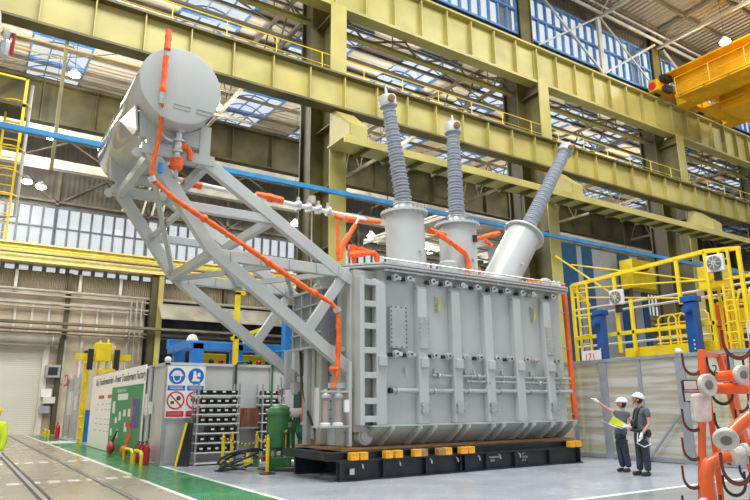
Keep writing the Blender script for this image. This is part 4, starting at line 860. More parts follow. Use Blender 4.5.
MB().tube([(7.25, 15.42, .35), (7.25, 15.42, .9), (7.28, 15.45, 1.0)], .025, 6).ball((7.25, 15.42, .95), .06, n=8, m=6).build('gauge', mat('brass', (.5, .33, .1), .35, .7), gu)
MB().box(7.45, 7.52, 15.45, 15.52, .32, 1.25).build('pipe_post', GREENM, gu, smooth=0)
MB().box(7.32, 7.42, 15.46, 15.48, 1.05, 1.18).build('type_plate', STEEL, gu, smooth=0)
MB().lathe((7.35, 15.2, .2), (1, -.5, 0), [(.02, -.05), (.09, -.03), (.09, .03), (.02, .05)], 14).build('valve_wheel', STEEL, gu)
ho = thing('hose_bundle', 'tangle of black rubber hoses on the floor left of the green pump', 'hoses', (6.5, 16, 0))
for i in range(4):
    a = .08 * i; pts = [(6.1 + .9 * math.cos(t) * (.55 + a * .4) + .2, 15.9 + .5 * math.sin(t) + a * .6, .06 + .28 * (1 + math.sin(t * 1.0 + i)) * (.6 + a) + .02) for t in [k * PI / 7 + i * .35 for k in range(11)]]
    MB().tube(pts, .032, 8).build('hose', BLACKP, ho)
MB().lathe((6.55, 15.5, .2), (1, -.4, 0), [(.08, 0), (.12, .03), (.12, .2), (.06, .24)], 14).build('coupling', STEEL, ho); MB().lathe((6.42, 15.9, .12), (0, 0, 1), [(.1, 0), (.12, .1), (.05, .25), (.05, .32)], 12).build('yellow_valve', YEL, ho)
MB().box(6.55, 6.8, 15.3, 15.4, .3, .37).build('red_handle', RED, ho, smooth=0); MB().tube([(6.8, 15.1, .06), (7.3, 14.8, .05), (7.9, 14.9, .05), (8.1, 15.1, .05)], .04, 8).build('hose', BLACKP, ho)
tag(MB().lathe((8.05, 14.9, 0), (0, 0, 1), [(.12, 0), (.13, .1), (.1, .3), (.05, .34)], 14).build('blue_canister', BLUE, smooth=35), 'small blue canister behind the skid corner', 'canister')

# far-left things
fp = thing('partition_panel', 'grey mesh partition with pinned papers near the roller door', 'partition', (5.3, 39, 0))
MB().box(5.28, 5.32, 36.6, 41.0, .1, 3.2).build('partition_sheet', mat('partition_grey', (.50, .52, .53), .4, .2, var=.08), fp, smooth=0)
for y in (36.6, 38.8, 41.0): MB().box(5.24, 5.34, y - .05, y + .05, 0, 3.4).build('partition_post', ALUF, fp, smooth=0)
MB().box(5.26, 5.28, 38.6, 40.2, 1.2, 2.5).box(5.26, 5.28, 37.0, 37.8, 1.5, 2.2).build('pinned_paper', WHITE, fp, smooth=0)
t = thing('fire_point_sign', 'small red and white fire sign above the far partition', 'sign', (5.2, 41.2, 2.9)); MB().box(5.15, 5.2, 40.7, 41.8, 2.85, 3.5).build('sign_plate', REDI, t, smooth=0); MB().box(5.14, 5.15, 40.8, 41.2, 2.95, 3.4).box(5.14, 5.15, 41.4, 41.55, 2.95, 3.35).build('pictogram', WHITE, t, smooth=0)
t = thing('control_cabinet', 'grey control cabinet on the pillar right of the roller door', 'cabinet', (4.9, 45.5, 3.5)); MB().box(4.45, 5.3, 45.3, 45.75, 3.5, 4.3).build('cabinet_body', ALUF, t, smooth=0, bevel=.02); MB().box(4.6, 5.15, 45.27, 45.3, 3.65, 4.15).build('cabinet_door', BLACKP, t, smooth=0)
for x0, z0, w_, h, mt, l in ((4.35, 2.3, .6, .5, WHITE, 'white paper above the grey boxes beside the door'), (4.5, 1.9, .7, .4, OFFW, 'cream electrical box beside the door'), (4.35, 1.3, .6, .45, ALUF, 'small grey electrical box low beside the door')): tag(MB().box(x0, x0 + w_, 45.45, 45.7, z0, z0 + h).build('wall_box', mt, smooth=0), l, 'box', 'boxes beside the roller door')
t = thing('exit_sign', 'green exit sign at the left picture edge on the roller door', 'sign', (2.3, 46, 3.4)); MB().box(.2, 1.15, 45.96, 46.02, 3.75, 4.3).build('sign_plate', mat('exit_green', (.01, .28, .14), .4), t, smooth=0); MB().box(.75, 1.0, 45.94, 45.96, 3.85, 4.2).prism([(.35, 45.94, 4.0), (.55, 45.94, 4.2), (.55, 45.94, 3.8)], (0, .02, 0)).build('pictogram', WHITE, t, smooth=0)
for i, (x0, r0, l) in enumerate(((1.53, .11, 'wider left floor rail groove'), (2.85, .06, 'narrow right floor rail groove'))):
    t = thing('floor_rail', l + ' running to the roller door', 'rail', (x0, 26, 0)); MB().box(x0 - r0, x0 + r0, 4, 46, 0, .006).build('groove', BLACK, t, smooth=0); MB().box(x0 - r0 * .45, x0 + r0 * .3, 4, 46, .006, .012).build('rail_head', STEEL, t, smooth=0)
# yellow lifting gear behind the board
lg = thing('lifting_beam', 'yellow lifting beam with hooks on a stand behind the white board', 'lifting gear', (5.6, 32, 0))
MB().box(4.3, 6.7, 31.8, 32.2, 3.75, 4.05).build('beam', YEL, lg, smooth=0); MB().box(5.1, 5.8, 31.7, 32.3, 3.7, 4.55).build('centre_block', YEL, lg, smooth=0, bevel=.03)
for x in (4.9, 6.05): MB().box(x - .12, x + .12, 31.65, 31.75, 3.3, 4.25).build('black_clamp', BLACKP, lg, smooth=0)
for x in (5.3, 5.65, 5.95): MB().tube([(x, 31.9, 0), (x, 31.9, 4.9 - abs(x - 5.5))], .05, 8).build('stand_tube', YEL, lg)
MB().box(5.2, 6.0, 31.6, 31.7, 3.2, 3.35).build('lower_bar', YEL, lg, smooth=0)
lf = thing('fork_attachment', 'upright yellow forks standing left of the white board', 'forks', (5.0, 33.5, 0))
for y in (33.0, 33.45, 33.9): MB().box(5.0, 5.1, y, y + .12, 1.5, 3.8).build('fork', YEL, lf, smooth=0)
MB().box(4.95, 5.2, 32.8, 34.3, 3.7, 4.0).build('fork_head', YEL, lf, smooth=0); MB().box(4.9, 5.25, 33.2, 33.8, 4.0, 4.3).build('black_clamp', BLACKP, lf, smooth=0)
for z in (.2, .7, 1.2): MB().tube([(5.0, 32.6, z), (5.0, 33.6, z)], .05, 6).build('stand_rung', YEL, lf)
for y in (32.6, 33.1, 33.6): MB().tube([(5.0, y, 0), (5.0, y, 1.6)], .05, 6).build('stand_post', YEL, lf)
tag(MB().box(5.2, 5.5, 33.9, 34.9, 0, 1.5).build('blue_cabinet', BLUE, smooth=0), 'blue cabinet behind the yellow fork stand', 'cabinet')
# blue machine behind the booth
bm_ = thing('blue_portal_machine', 'blue framed machine with yellow guards rising behind the booth', 'machine', (9.5, 25.5, 0))
for x, y in ((7.5, 24.2), (7.7, 27.3), (11.3, 27.0), (11.2, 24.4), (9.1, 24.2)): MB().box(x - .22, x + .22, y - .2, y + .2, 0, 4.0).build('portal_post', BLUE, bm_, smooth=0, bevel=.02)
MB().box(7.2, 11.6, 24.0, 24.35, 3.75, 4.05).box(7.2, 11.6, 27.1, 27.5, 4.0, 4.4).box(7.2, 7.6, 24.3, 27.3, 3.8, 4.1).build('portal_beam', BLUE, bm_, smooth=0, bevel=.02)
for a, b in ((7.75, 8.85), (9.35, 10.95)): MB().box(a, b, 24.6, 25.2, 2.6, 3.65).build('yellow_guard', YEL, bm_, smooth=0, bevel=.03)
for i, x in enumerate((8.2, 8.6, 9.8, 10.2, 10.6)): MB().cyl((x, 24.55, 3.35), (x, 24.45, 3.3), .1, n=8).build('red_motor' if i % 2 else 'black_motor', RED if i % 2 else BLACKP, bm_)
for x in (8.0, 10.5): MB().lathe((x, 26.5, 4.2), (0, 0, 1), [(.22, 0), (.26, .15), (.15, .35), (.02, .4)], 12).build('white_dome', WHITE, bm_)
tp = thing('blue_mast', 'tall blue mast seen through the conservator support frame', 'mast', (11.1, 23.5, 0)); MB().box(10.8, 11.3, 23.3, 23.7, 0, 5.5).build('mast_body', BLUE, tp, smooth=0, bevel=.03); MB().box(10.75, 11.35, 23.2, 23.8, 5.5, 5.6).build('mast_cap', BLACKP, tp, smooth=0)
jc = thing('jib_crane', 'slim yellow jib crane standing behind the booth', 'crane', (8.8, 24, 0)); MB().box(8.72, 8.9, 23.45, 23.6, 0, 6.0).build('jib_post', YEL, jc, smooth=0); MB().bar((8.6, 23.5, 4.15), (10.3, 23.5, 4.75), .1, .14).build('jib_arm', YEL, jc, smooth=0); MB().box(8.72, 9.1, 23.45, 23.6, 5.9, 6.05).build('jib_head', YEL, jc, smooth=0)
wc = thing('yellow_fence_rail', 'yellow rail and blue tanks right of the blue machine', 'machine', (12.5, 24.8, 0)); MB().box(11.6, 15.5, 24.6, 24.7, 3.6, 3.75).build('yellow_rail', YEL, wc, smooth=0)
for i in range(9): MB().box(11.7 + .42 * i, 12.05 + .42 * i, 24.8, 25.2, 0, 3.4).build('blue_panel', mat('light_blue_panel', (.12, .3, .6), .4), wc, smooth=0)
# ladder at the far left
ld = thing('caged_ladder', 'yellow caged ladder at the left picture edge in front of the olive girders', 'ladder', (.3, 19.9, 5.8))
for x in (.12, .55): MB().box(x - .03, x + .03, 19.9, 19.97, 6.2, 10.4).build('stringer', YEL, ld, smooth=0)
for i in range(15): MB().cyl((.12, 19.93, 6.4 + i * .28), (.55, 19.93, 6.4 + i * .28), .018, n=6).build('rung', YEL, ld)
for i in range(5): MB().tube([(.33 - .4 * math.cos(a * PI / 8) * 1.0, 19.9 - .55 * math.sin(a * PI / 8), 7.4 + i * .7) for a in range(9)], .022, 6).build('cage_hoop', YEL, ld)
MB().box(-.9, .6, 19.3, 20.3, 10.0, 10.1).build('platform', OLIVE_D, ld, smooth=0); MB().box(-.9, 0, 19.7, 20.1, 6.2, 6.35).build('bracket', OLIVE_D, ld, smooth=0); MB().box(.5, .58, 19.3, 19.36, 8.9, 10.9).box(-.9, .55, 19.3, 19.36, 10.85, 10.9).build('platform_rail', YEL, ld, smooth=0)
column(-.9, 'olive steel building column just outside the left picture edge')
tag(MB().tube([(.72, 20.3, 11.2), (.72, 20.3, 7.0), (.4, 20.3, 6.95), (-.6, 20.3, 6.95)], .05, 8).build('conduit_pipe', TRUSSL), 'grey conduit pipe hanging right of the caged ladder', 'pipe')
tw = thing('lookout_pole', 'slim olive post with a walkway rail at the upper left', 'post', (2.2, 30, 0)); MB().box(2.15, 2.3, 30, 30.15, 12, 20).build('post_tube', OLIVE_C, tw, smooth=0); MB().tube([(-4, 30, 18.1), (10.5, 30, 18.1)], .05, 6).build('walkway_rail', mat('ochre_paint', (.35, .22, .05), .5), tw); MB().tube([(-4, 30, 17.5), (2.2, 30, 17.5)], .04, 6).build('walkway_rail', MATS['ochre_paint'], tw)
# neighbouring unit at far upper left
nb = thing('neighbour_conservator', 'white rounded tank end with orange cover at the upper left corner', 'tank', (-.7, 8, 0))
MB().lathe((-.62, 7.4, 5.75), (0, 1, 0), [(.3, -.08), (.45, -.04), (.5, .03), (.5, 3.0), (.3, 3.1)], 28).build('tank_shell', WHITE, nb)
for y in (7.8, 9.8): MB().box(-1.0, -.85, y, y + .15, 0, 5.5).build('support_leg', GREY, nb, smooth=0)
MB().ball((-.08, 7.5, 6.3), .16, n=10, m=7).build('orange_cover', ORANGE, nb); MB().tube([(-.1, 7.5, 5.7), (.02, 7.5, 5.7), (.02, 7.5, 5.45), (-.1, 7.5, 5.45)], .02, 6).build('red_bracket', RED, nb); MB().lathe((-.05, 7.5, 5.4), (0, 0, 1), [(.05, 0), (.06, .15), (.03, .2), (.05, .3)], 8).build('valve', STEEL, nb)
MB().bar((-1.0, 7.9, 5.6), (-.2, 7.9, 5.3), .05, .05).build('valve_bracket', STEEL, nb)

# ============================================================ RIGHT SIDE
pf = thing('glazed_partition', 'long translucent panel partition behind the two workers', 'partition', (16.6, 11, 0))
PY = [3.6, 5.0, 6.2, 7.4, 8.72, 10.12, 11.4, 12.65, 13.85, 15.1, 16.4, 17.7]
for i, y in enumerate(PY):
    w_ = .13 if i % 2 == 1 else .055
    MB().box(16.56, 16.66, y - w_, y + w_, 0, 2.93).build('partition_post', ALUF, pf, smooth=0)
for a, b in zip(PY[:-1], PY[1:]): MB().box(16.61, 16.62, a, b, .12, 2.85).build('panel_sheet', POLY, pf, smooth=0)
MB().box(16.55, 16.67, 3.6, 17.7, 2.84, 2.93).build('top_rail', ALUF, pf, smooth=0); MB().box(16.57, 16.65, 3.6, 17.7, .02, .14).build('bottom_rail', ALUF, pf, smooth=0)
for y in (10.12, 7.4): MB().bar((16.5, y + .1, 1.3), (16.5, y + 1.2, .05), .05, .05).build('stay', ALUF, pf, smooth=0)
tag(MB().box(16.7, 16.95, 4, 16, 0, .12).build('yellow_kerb', YEL, smooth=0), 'low yellow kerb behind the translucent partition', 'kerb')
for y, l in ((10.12, 'on the post right of the workers'),): tag(MB().lathe((16.6, y, 2.93), (0, 0, 1), [(.08, 0), (.1, .05), (.08, .12), (.02, .15)], 12).build('sensor_cap', WHITE), 'white sensor cap %s' % l, 'sensor')
# yellow gantry frame
gf = thing('access_gantry', 'bright yellow access gantry frame rising above the partition', 'gantry', (18, 11.8, 0))
Bm = lambda p, q, nm, w_=.1, h=.12: MB().bar(p, q, w_, h).build(nm, YEL, gf, smooth=0, bevel=.01)
Bm((18, 14.7, 5.72), (18, 9.75, 5.95), 'top_beam'); Bm((18, 9.8, 5.95), (18.1, 8.8, 5.85), 'top_beam'); Bm((18, 14.7, 3.83), (18, 9.7, 3.83), 'middle_beam'); Bm((18, 14.75, 5.7), (19.5, 15.2, 5.2), 'end_beam', .1, .1)
for y, z1, z0 in ((14.72, 5.7, 0), (12.95, 5.8, 3.2), (10.7, 5.9, 4.5), (9.78, 5.95, 0), (8.82, 5.85, 0), (12.4, 4.9, 3.2)): Bm((18, y, z0), (18, y, z1), 'gantry_post', .1, .1)
for ya, yb, z0, z1 in ((14.45, 14.05, 2.5, 5.7), (9.35, 9.1, 1.5, 5.9)):
    for y in (ya, yb): Bm((17.95, y, z0), (17.95, y, z1), 'ladder_stile', .07, .07)
    z = z0 + .2
    while z < z1: MB().cyl((17.95, ya, z), (17.95, yb, z), .028, n=6).build('ladder_rung', YEL, gf); z += .3
for a, b in (((18, 14.7, 5.6), (18, 8.9, 5.0)), ((19, 15.5, 5.5), (18.6, 9.8, 4.6)), ((18.2, 15.5, 7.0), (18.2, 13.2, 5.2)), ((18.4, 15.0, 6.6), (18.4, 9.9, 5.1))): MB().tube([a, b], .03, 6).build('stay_tube', YEL, gf)
MB().box(18.4, 18.9, 9.6, 10.3, 4.9, 5.6).build('yellow_locker', YEL, gf, smooth=0)
for y in (9.5, 9.2, 8.9, 8.6, 8.3, 8.0): MB().tube([(18.3, y, 1), (18.3, y, 4.4), (18.5, y, 4.75), (18.9, y, 4.8)], .035, 6).build('cage_bar', YEL, gf)
for z in (2.9, 3.3, 3.8, 4.3): MB().tube([(18.3, 9.6, z), (18.3, 7.4, z)], .035, 6).build('cage_rail', YEL, gf)
for y in (10.0, 9.7, 9.0, 8.5): MB().tube([(18.9, y, 0), (18.9, y, 5.3)], .045, 6).build('cage_bar', YEL, gf)
for z in (3.6, 4.5, 5.2): MB().bar((18.9, 10.1, z), (18.9, 7.6, z), .06, .1).build('cage_rail', YEL, gf)
MB().box(18.95, 19.0, 7.6, 9.6, 3.7, 4.3).build('yellow_guard_sheet', YEL, gf, smooth=0)
MB().box(18.2, 19.2, 9.75, 13.6, 2.95, 3.1).build('deck_plate', YEL, gf, smooth=0); MB().box(18.15, 18.2, 9.9, 12.9, 3.0, 3.35).build('toe_board', YEL, gf, smooth=0)
for y in (11.2, 10.85, 11.9, 11.55): MB().tube([(18.6, y, 3.1), (18.6, y, 4.2), (18.6, y - .1, 4.3), (18.6, y - .5, 4.32), (18.6, y - .6, 4.2), (18.6, y - .6, 3.1)], .028, 6).build('guard_hoop', YEL, gf)
for z in (3.45, 3.65, 3.85, 4.05): MB().tube([(18.6, 12.0, z), (18.6, 10.3, z)], .022, 6).build('guard_rail', YEL, gf)
for y, z in ((12.8, 5.0), (9.42, 5.5)):
    f = thing('axial_fan', 'square white fan %s' % ('on the yellow post left of the yellow panel' if y > 12 else 'at the top right corner of the yellow gantry'), 'fan', (17.85, y, z - .3), 'square white fans on the gantry')
    MB().box(17.78, 17.92, y - .25, y + .25, z - .25, z + .25).build('fan_housing', WHITE, f, smooth=0, bevel=.03)
    MB().cyl((17.74, y, z), (17.78, y, z), .2, n=28).build('fan_grille', mat('grille_grey', (.22, .2, .18), .5), f); m = MB()
    for k in range(8): m.bar((17.73, y, z), (17.73, y + .19 * math.cos(k * PI / 4), z + .19 * math.sin(k * PI / 4)), .01, .02, up=(1, 0, 0))
    m.cyl((17.72, y, z), (17.76, y, z), .06, n=12); m.build('grille_spoke', WHITE, f, smooth=0); MB().box(17.85, 17.95, y - .1, y + .1, z - .5, z - .25).build('fan_bracket', BLACKP, f, smooth=0)
for y0, y1, l in ((13.2, 13.45, 'left one'), (10.0, 10.33, 'right one')):
    b = thing('blue_lift_column', 'dark blue lifting column behind the partition, %s' % l, 'column', (17.6, y0, 0), 'blue lifting columns'); MB().box(17.45, 17.75, y0, y1, 0, 4.45).build('column_body', mat('deep_blue', (.01, .08, .33), .4, var=.1), b, smooth=0, bevel=.03)
    MB().box(17.4, 17.8, y0 - .06, y1 + .06, 4.45, 4.62).build('column_cap', MATS['deep_blue'], b, smooth=0, bevel=.02); MB().cyl((17.4, (y0 + y1) / 2, 4.2), (17.2, (y0 + y1) / 2, 4.2), .1, n=10).build('motor', MATS['deep_blue'], b); m = MB()
    for z in (3.1, 3.22, 3.34): m.cyl((17.45, y0 + .12, z), (17.44, y0 + .12, z), .025, n=8)
    m.build('white_dot', WHITE, b)
t = thing('number_sign', 'small white sign with red digits above the partition', 'sign', (17.3, 13.6, 2.95)); MB().box(17.28, 17.3, 13.2, 13.95, 2.93, 3.3).build('sign_plate', WHITE, t, smooth=0); text('171', .3, (17.275, 13.85, 3.0), (0, -1, 0), (0, 0, 1), REDI, t, 'digits')
MB().box(17.26, 17.3, 13.9, 13.95, 0, 2.95).build('sign_post', ALUF, t, smooth=0)
for k in range(3):
    tag(MB().box(19.4, 19.9, 10.0 + .0 * k, 10.5, 2.4 + .75 * k, 3.1 + .75 * k).build('crate', REDO, smooth=0, bevel=.02), 'red orange crate beside the blue column, %s of the stack' % ['bottom', 'middle', 'top'][k], 'crate', 'red orange crates')
tag(MB().box(19.3, 20.0, 9.95, 10.55, 0, 2.4).build('orange_cabinet', REDO, smooth=0), 'tall orange cabinet under the red orange crates', 'cabinet')
for i, (z, x) in enumerate(((3.9, 21.5), (5.2, 21.5), (5.45, 21.5))): tag(MB().tube([(x, 17.5, z), (x, 4, z)], .05, 6).build('conduit_pipe', TRUSSL), 'long grey conduit crossing behind the gantry, %s of three' % ['lowest', 'middle', 'top'][i], 'pipe', 'conduits behind the gantry')
# striped tall enclosure
se = thing('striped_enclosure', 'tall grey and blue striped sheet enclosure behind the gantry', 'enclosure', (36, 27, 0))
SB_ = mat('stripe_blue', (.01, .09, .20), .5, var=.1); SG = mat('stripe_grey', (.40, .42, .47), .5, var=.06)
MB().box(29.5, 41.2, 27, 31, 0, 12.0).build('sheet_wall', SG, se, smooth=0)
for a, b in ((29.6, 30.6), (32.3, 33.7), (34.3, 35.3), (38.1, 39.4), (40.5, 41.2)): MB().box(a, b, 26.93, 27, 0, 12.0).build('blue_stripe', SB_, se, smooth=0)
tag(MB().box(37.6, 41.4, 25.5, 26.5, 9.3, 11.3).build('yellow_machine_panel', YEL, smooth=0), 'big yellow panel right of the striped enclosure', 'panel')
tag(MB().box(37.8, 37.95, 25.9, 26.1, 0, 9.3).build('panel_post', OLIVE_C, smooth=0), 'thin post carrying the big yellow panel', 'post')
t = thing('panel_lamp', 'black spotlight in front of the big yellow panel', 'lamp', (38.7, 25, 10.6)); MB().cyl((38.2, 25.2, 10.6), (38.9, 25.3, 10.75), .22, n=12).build('lamp_body', BLACKP, t); MB().bar((37.4, 25.3, 10.7), (39.9, 25.4, 10.4), .06, .06).build('lamp_arm', TRUSSL, t)
# beige mid-height roof clutter behind bushings/stripes
tag(MB().prism([(24, 28.5, 13.2), (60, 28.5, 13.2), (60, 38.5, 13.6), (24, 38.5, 13.6)], (0, 0, .12)).build('mezzanine_roof', CEIL, smooth=0), 'beige lower roof sheet seen beneath the blue rail', 'roof')
m = MB()
for x in range(24, 60, 3): m.bar((x, 28.6, 13.0), (x, 38.4, 13.4), .12, .2)
for y in (29, 31.5, 34, 36.5): m.bar((24, y, 13.0), (60, y, 13.0), .1, .15)
tag(m.build('mezzanine_joists', TRUSSL, smooth=0), 'pale joists under the beige lower roof', 'joists')
tag(MB().box(24.2, 24.45, 28.7, 28.95, 0, 12.9).build('mezzanine_post', OLIVE_C, smooth=0), 'slim olive post under the lower roof, left end', 'post', 'posts of the lower roof'); tag(MB().box(58.2, 58.45, 28.7, 28.95, 0, 12.9).build('mezzanine_post', OLIVE_C, smooth=0), 'slim olive post under the lower roof, right end', 'post', 'posts of the lower roof')
t = thing('green_pipes', 'yellow and dark green upright pipes right of the last bushing', 'pipes', (16.9, 16.5, 0)); MB().tube([(16.95, 16.4, 0), (16.95, 16.4, 6.6)], .05, 8).build('green_pipe', mat('pipe_green', (.02, .1, .04), .4), t); MB().tube([(17.2, 16.5, 0), (17.2, 16.5, 6.6)], .07, 8).build('yellow_pipe', YEL, t)

# overhead crane
oc = thing('overhead_crane', 'big orange yellow overhead travelling crane at the upper right', 'crane', (36, 12, 19.9))
for x in (34.7, 39.8):
    MB().box(x, x + 1.0, 2, 19.3, 19.3, 21.1).build('bridge_girder', YEL_C, oc, smooth=0, bevel=.02)
    MB().box(x - .9, x + 1.2, 2, 19.6, 21.1, 21.2).build('top_flange', YEL_C, oc, smooth=0)
    MB().box(x - 1.35, x, 2, 18.6, 19.25, 19.33).build('walkway', YEL_C, oc, smooth=0)
    for k in range(9): MB().cyl((x - 1.3, 18.5 - k * 2, 19.3), (x - 1.3, 18.5 - k * 2, 20.4), .03, n=6).build('rail_post', YEL_C, oc)
    MB().tube([(x - 1.3, 18.5, 20.4), (x - 1.3, 2, 20.4)], .03, 6).tube([(x - 1.3, 18.5, 19.85), (x - 1.3, 2, 19.85)], .025, 6).build('handrail', YEL_C, oc)
    m = MB()
    for k in range(12): m.box(x - 1.3, x, 18.2 - k * 1.4, 18.28 - k * 1.4, 19.1, 19.25)
    m.box(x - 1.3, x - 1.2, 2, 18.6, 19.12, 19.25); m.build('walkway_rib', YEL_C, oc, smooth=0)
MB().box(33.2, 42.0, 19.5, 20.1, 20.1, 20.8).build('end_carriage', YEL_C, oc, smooth=0, bevel=.03)
for x in (33.8, 36.2, 38.6, 41.4):
    MB().cyl((x, 19.85, 20.22), (x, 20.12, 20.22), .31, n=20).build('wheel', BLACK, oc)
    MB().cyl((x + .5, 19.2, 20.3), (x + .9, 19.2, 20.3), .16, n=12).build('drive_motor', STEEL, oc)
MB().cyl((33.1, 19.8, 20.4), (33.25, 19.8, 20.4), .22, n=14).build('red_buffer', RED, oc); MB().box(33.5, 34.2, 19.1, 19.4, 19.95, 20.3).build('black_box', BLACKP, oc, smooth=0); MB().box(33.5, 34.3, 19.1, 19.5, 20.7, 21.05).build('black_box', BLACKP, oc, smooth=0)
MB().box(36.2, 39.4, 13.5, 17.5, 18.6, 20.6).build('trolley', YEL_C, oc, smooth=0, bevel=.04)
for z in (18.9, 19.5, 20.1): MB().box(36.15, 36.2, 13.6, 17.4, z, z + .06).build('trolley_rib', YEL_C, oc, smooth=0)
MB().box(36.0, 39.6, 16.0, 18.6, 19.0, 19.1).build('service_platform', YEL_C, oc, smooth=0); MB().tube([(36.1, 16.1, 20.1), (36.1, 18.5, 20.1), (39.5, 18.5, 20.1)], .035, 6).build('platform_rail', YEL_C, oc)
for y in (16.1, 17.3, 18.5): MB().cyl((36.1, y, 19.1), (36.1, y, 20.1), .03, n=6).build('platform_post', YEL_C, oc)

# hose rack on the right
rk = thing('hose_rack', 'orange steel hose rack with rubber lined hooks numbered 12', 'rack', (6.6, 3.6, 0))
Rb = lambda p, q, nm='rack_post', w_=.06, h=.06: MB().bar(p, q, w_, h).build(nm, ORANGE_P, rk, smooth=0, bevel=.008)
Rb((6.23, 3.83, 0), (6.46, 3.68, 2.12)); Rb((7.1, 4.05, 0), (6.58, 3.74, 2.12)); Rb((7.2, 3.6, 0), (6.85, 3.72, 2.1)); Rb((7.45, 3.75, 0), (7.2, 3.85, 2.1))
Rb((4.93, 2.68, 0), (5.24, 2.55, 2.05)); Rb((6.45, 3.69, 2.09), (6.9, 3.74, 2.07), 'top_rail', .05, .05); Rb((6.26, 3.8, .2), (4.95, 2.74, .2), 'bottom_rail', .06, .06)
Rb((7.02, 3.98, .25), (5.08, 2.66, .25), 'bottom_rail', .05, .05)
MB().box(5.21, 5.28, 2.52, 2.58, 2.05, 2.2).build('white_cap', WHITE, rk, smooth=0)
Dr = Vector((-.84, .545, 0))
def hook(p, w_=.2, d=.18, flip=1):
    p = Vector(p); pts = [p + Dr * flip * (w_ / 2 - w_ / 2 * math.cos(PI * a / 10)) - Vector((0, 0, d * math.sin(PI * a / 10))) for a in range(11)]
    pts = [p + Vector((0, 0, .08))] + pts + [p + Dr * flip * w_ + Vector((0, 0, .1))]
    h = MB().tube(pts, .011, 8).build('hook', HOOKR if flip > 0 else BLACKP, rk); MB().tube([q + Vector((.004, .003, .011)) for q in pts[1:]], .012, 6).build('rubber_lining', RUBBER, h)
for z in (1.87, 1.59, 1.31, 1.03, .76, .48): hook((6.25 + z * .1, 3.82 - z * .07, z + .1), .19, .11)
for z in (1.93, 1.0, .7): hook((4.93 + z * .15, 2.70 - z * .07, z + .1), .22, .12, 1)
for z in (1.86, 1.58, 1.3, 1.0, .7): hook((6.5, 3.66, z + .1), .22, .12, -1)
for z in (1.85, 1.5, 1.15, .8): hook((6.95, 3.72, z + .1), .2, .12, -1)
text('12', .12, (6.155, 3.49, 1.862), (.84, -.545, 0), (0, 0, 1), INK, rk, 'number', thick=.003)
def frame_paper(c, lab):
    t = thing('document_frame', lab, 'document', c, 'framed documents on the rack'); c = Vector(c); X = Vector((.84, -.545, 0)); m = MB(); m.prism([c - X * .075, c + X * .075, c + X * .075 + Vector((0, 0, .1)), c - X * .075 + Vector((0, 0, .1))], (.005, .008, 0)); m.build('frame_plate', BLACKP, t, smooth=0)
    c2 = c + Vector((-.003, -.005, .008)); MB().prism([c2 - X * .062, c2 + X * .062, c2 + X * .062 + Vector((0, 0, .082)), c2 - X * .062 + Vector((0, 0, .082))], (.002, .003, 0)).build('paper', WHITE, t, smooth=0)
frame_paper((6.2, 3.7, 1.705), 'framed document on the hose rack, upper one'); frame_paper((6.19, 3.7, 1.59), 'framed document on the hose rack, lower one')
def flange(c, ax, r=.13, root=None, m_=CLEARW): MB().lathe(c, ax, [(r * .35, .012), (r * .4, 0), (r * .9, -.005), (r, .008), (r, .035), (r * .6, .05)], 28).build('flange', m_, root); c_ = Vector(c) - Vector(ax).normalized() * .004; MB().cyl(c_, c_ - Vector(ax).normalized() * .004, r * .42, n=20).build('bore_shade_disc', mat('bore_shade', (.2, .2, .2), .5), root)  # grey disc on the face paints the darkness of the centre hole
hp = lambda lab, c: thing('wrapped_pipe', lab, 'pipe', c, 'film wrapped pipes on the rack')
X = Vector((.84, -.545, 0)); AW = Vector((.545, .84, 0))
p = hp('orange pipe with film wrapped flange on the rack, top left one', (6.08, 3.45, 1.62)); flange((6.05, 3.42, 1.745), (.25, 1, -.05), .108, p); MB().tube([(6.09, 3.5, 1.735), (6.16, 3.55, 1.73), (6.35, 3.45, 1.715), (6.75, 3.2, 1.715)], .055, 16).build('pipe_body', ORANGE_P, p)
c = Vector((6.06, 3.49, 1.4)); MB().prism([c - X * .1, c + X * .06, c + X * .085 + Vector((0, 0, .27)), c - X * .075 + Vector((0, 0, .27))], AW * .14).build('film_sheet', CLEARW, p, smooth=0, bevel=.03)
p = hp('film wrapped flange at the upper right of the rack', (6.4, 3.27, 1.7)); flange((6.36, 3.24, 1.84), (.3, .9, 0), .095, p); MB().tube([(6.4, 3.3, 1.84), (6.6, 3.6, 1.84)], .06, 14).build('pipe_body', ORANGE_P, p)
p = hp('orange pipe slanting up to the right, flange facing the workers', (5.9, 3.2, 1.2)); flange((5.82, 3.2, 1.25), (.6, .45, .4), .108, p); MB().tube([(5.86, 3.2, 1.28), (5.98, 3.15, 1.38), (6.2, 3.0, 1.56), (6.45, 2.85, 1.7)], .058, 16).build('pipe_body', ORANGE_P, p)
p = hp('orange elbow pipe curving down at the bottom of the rack', (6.0, 3.5, .5)); MB().tube([(6.5, 3.18, 1.12), (6.2, 3.36, 1.09), (6.08, 3.44, 1.07), (6.0, 3.49, 1.02), (5.96, 3.51, .92), (5.96, 3.51, .8), (6.0, 3.5, .35)], [.052, .052, .056, .064, .066, .064, .06], 18).build('pipe_body', ORANGE_P, p)
MB().lathe((6.14, 3.36, 1.1), (.7, -.5, .1), [(.06, 0), (.095, .01), (.095, .05), (.07, .06), (.07, .12), (.095, .13), (.095, .16), (.05, .18)], 22).build('film_flange', CLEARW, p); flange((5.9, 3.5, .62), (.2, 1, 0), .11, p)
p = hp('small film wrapped pipe end at the right picture edge', (5.2, 2.5, 1.5)); flange((5.12, 2.55, 1.565), (1, -.3, 0), .07, p); MB().tube([(5.16, 2.54, 1.565), (5.6, 2.4, 1.56)], .045, 12).build('pipe_body', ORANGE_P, p); flange((5.1, 2.56, 1.35), (1, -.3, 0), .05, p)
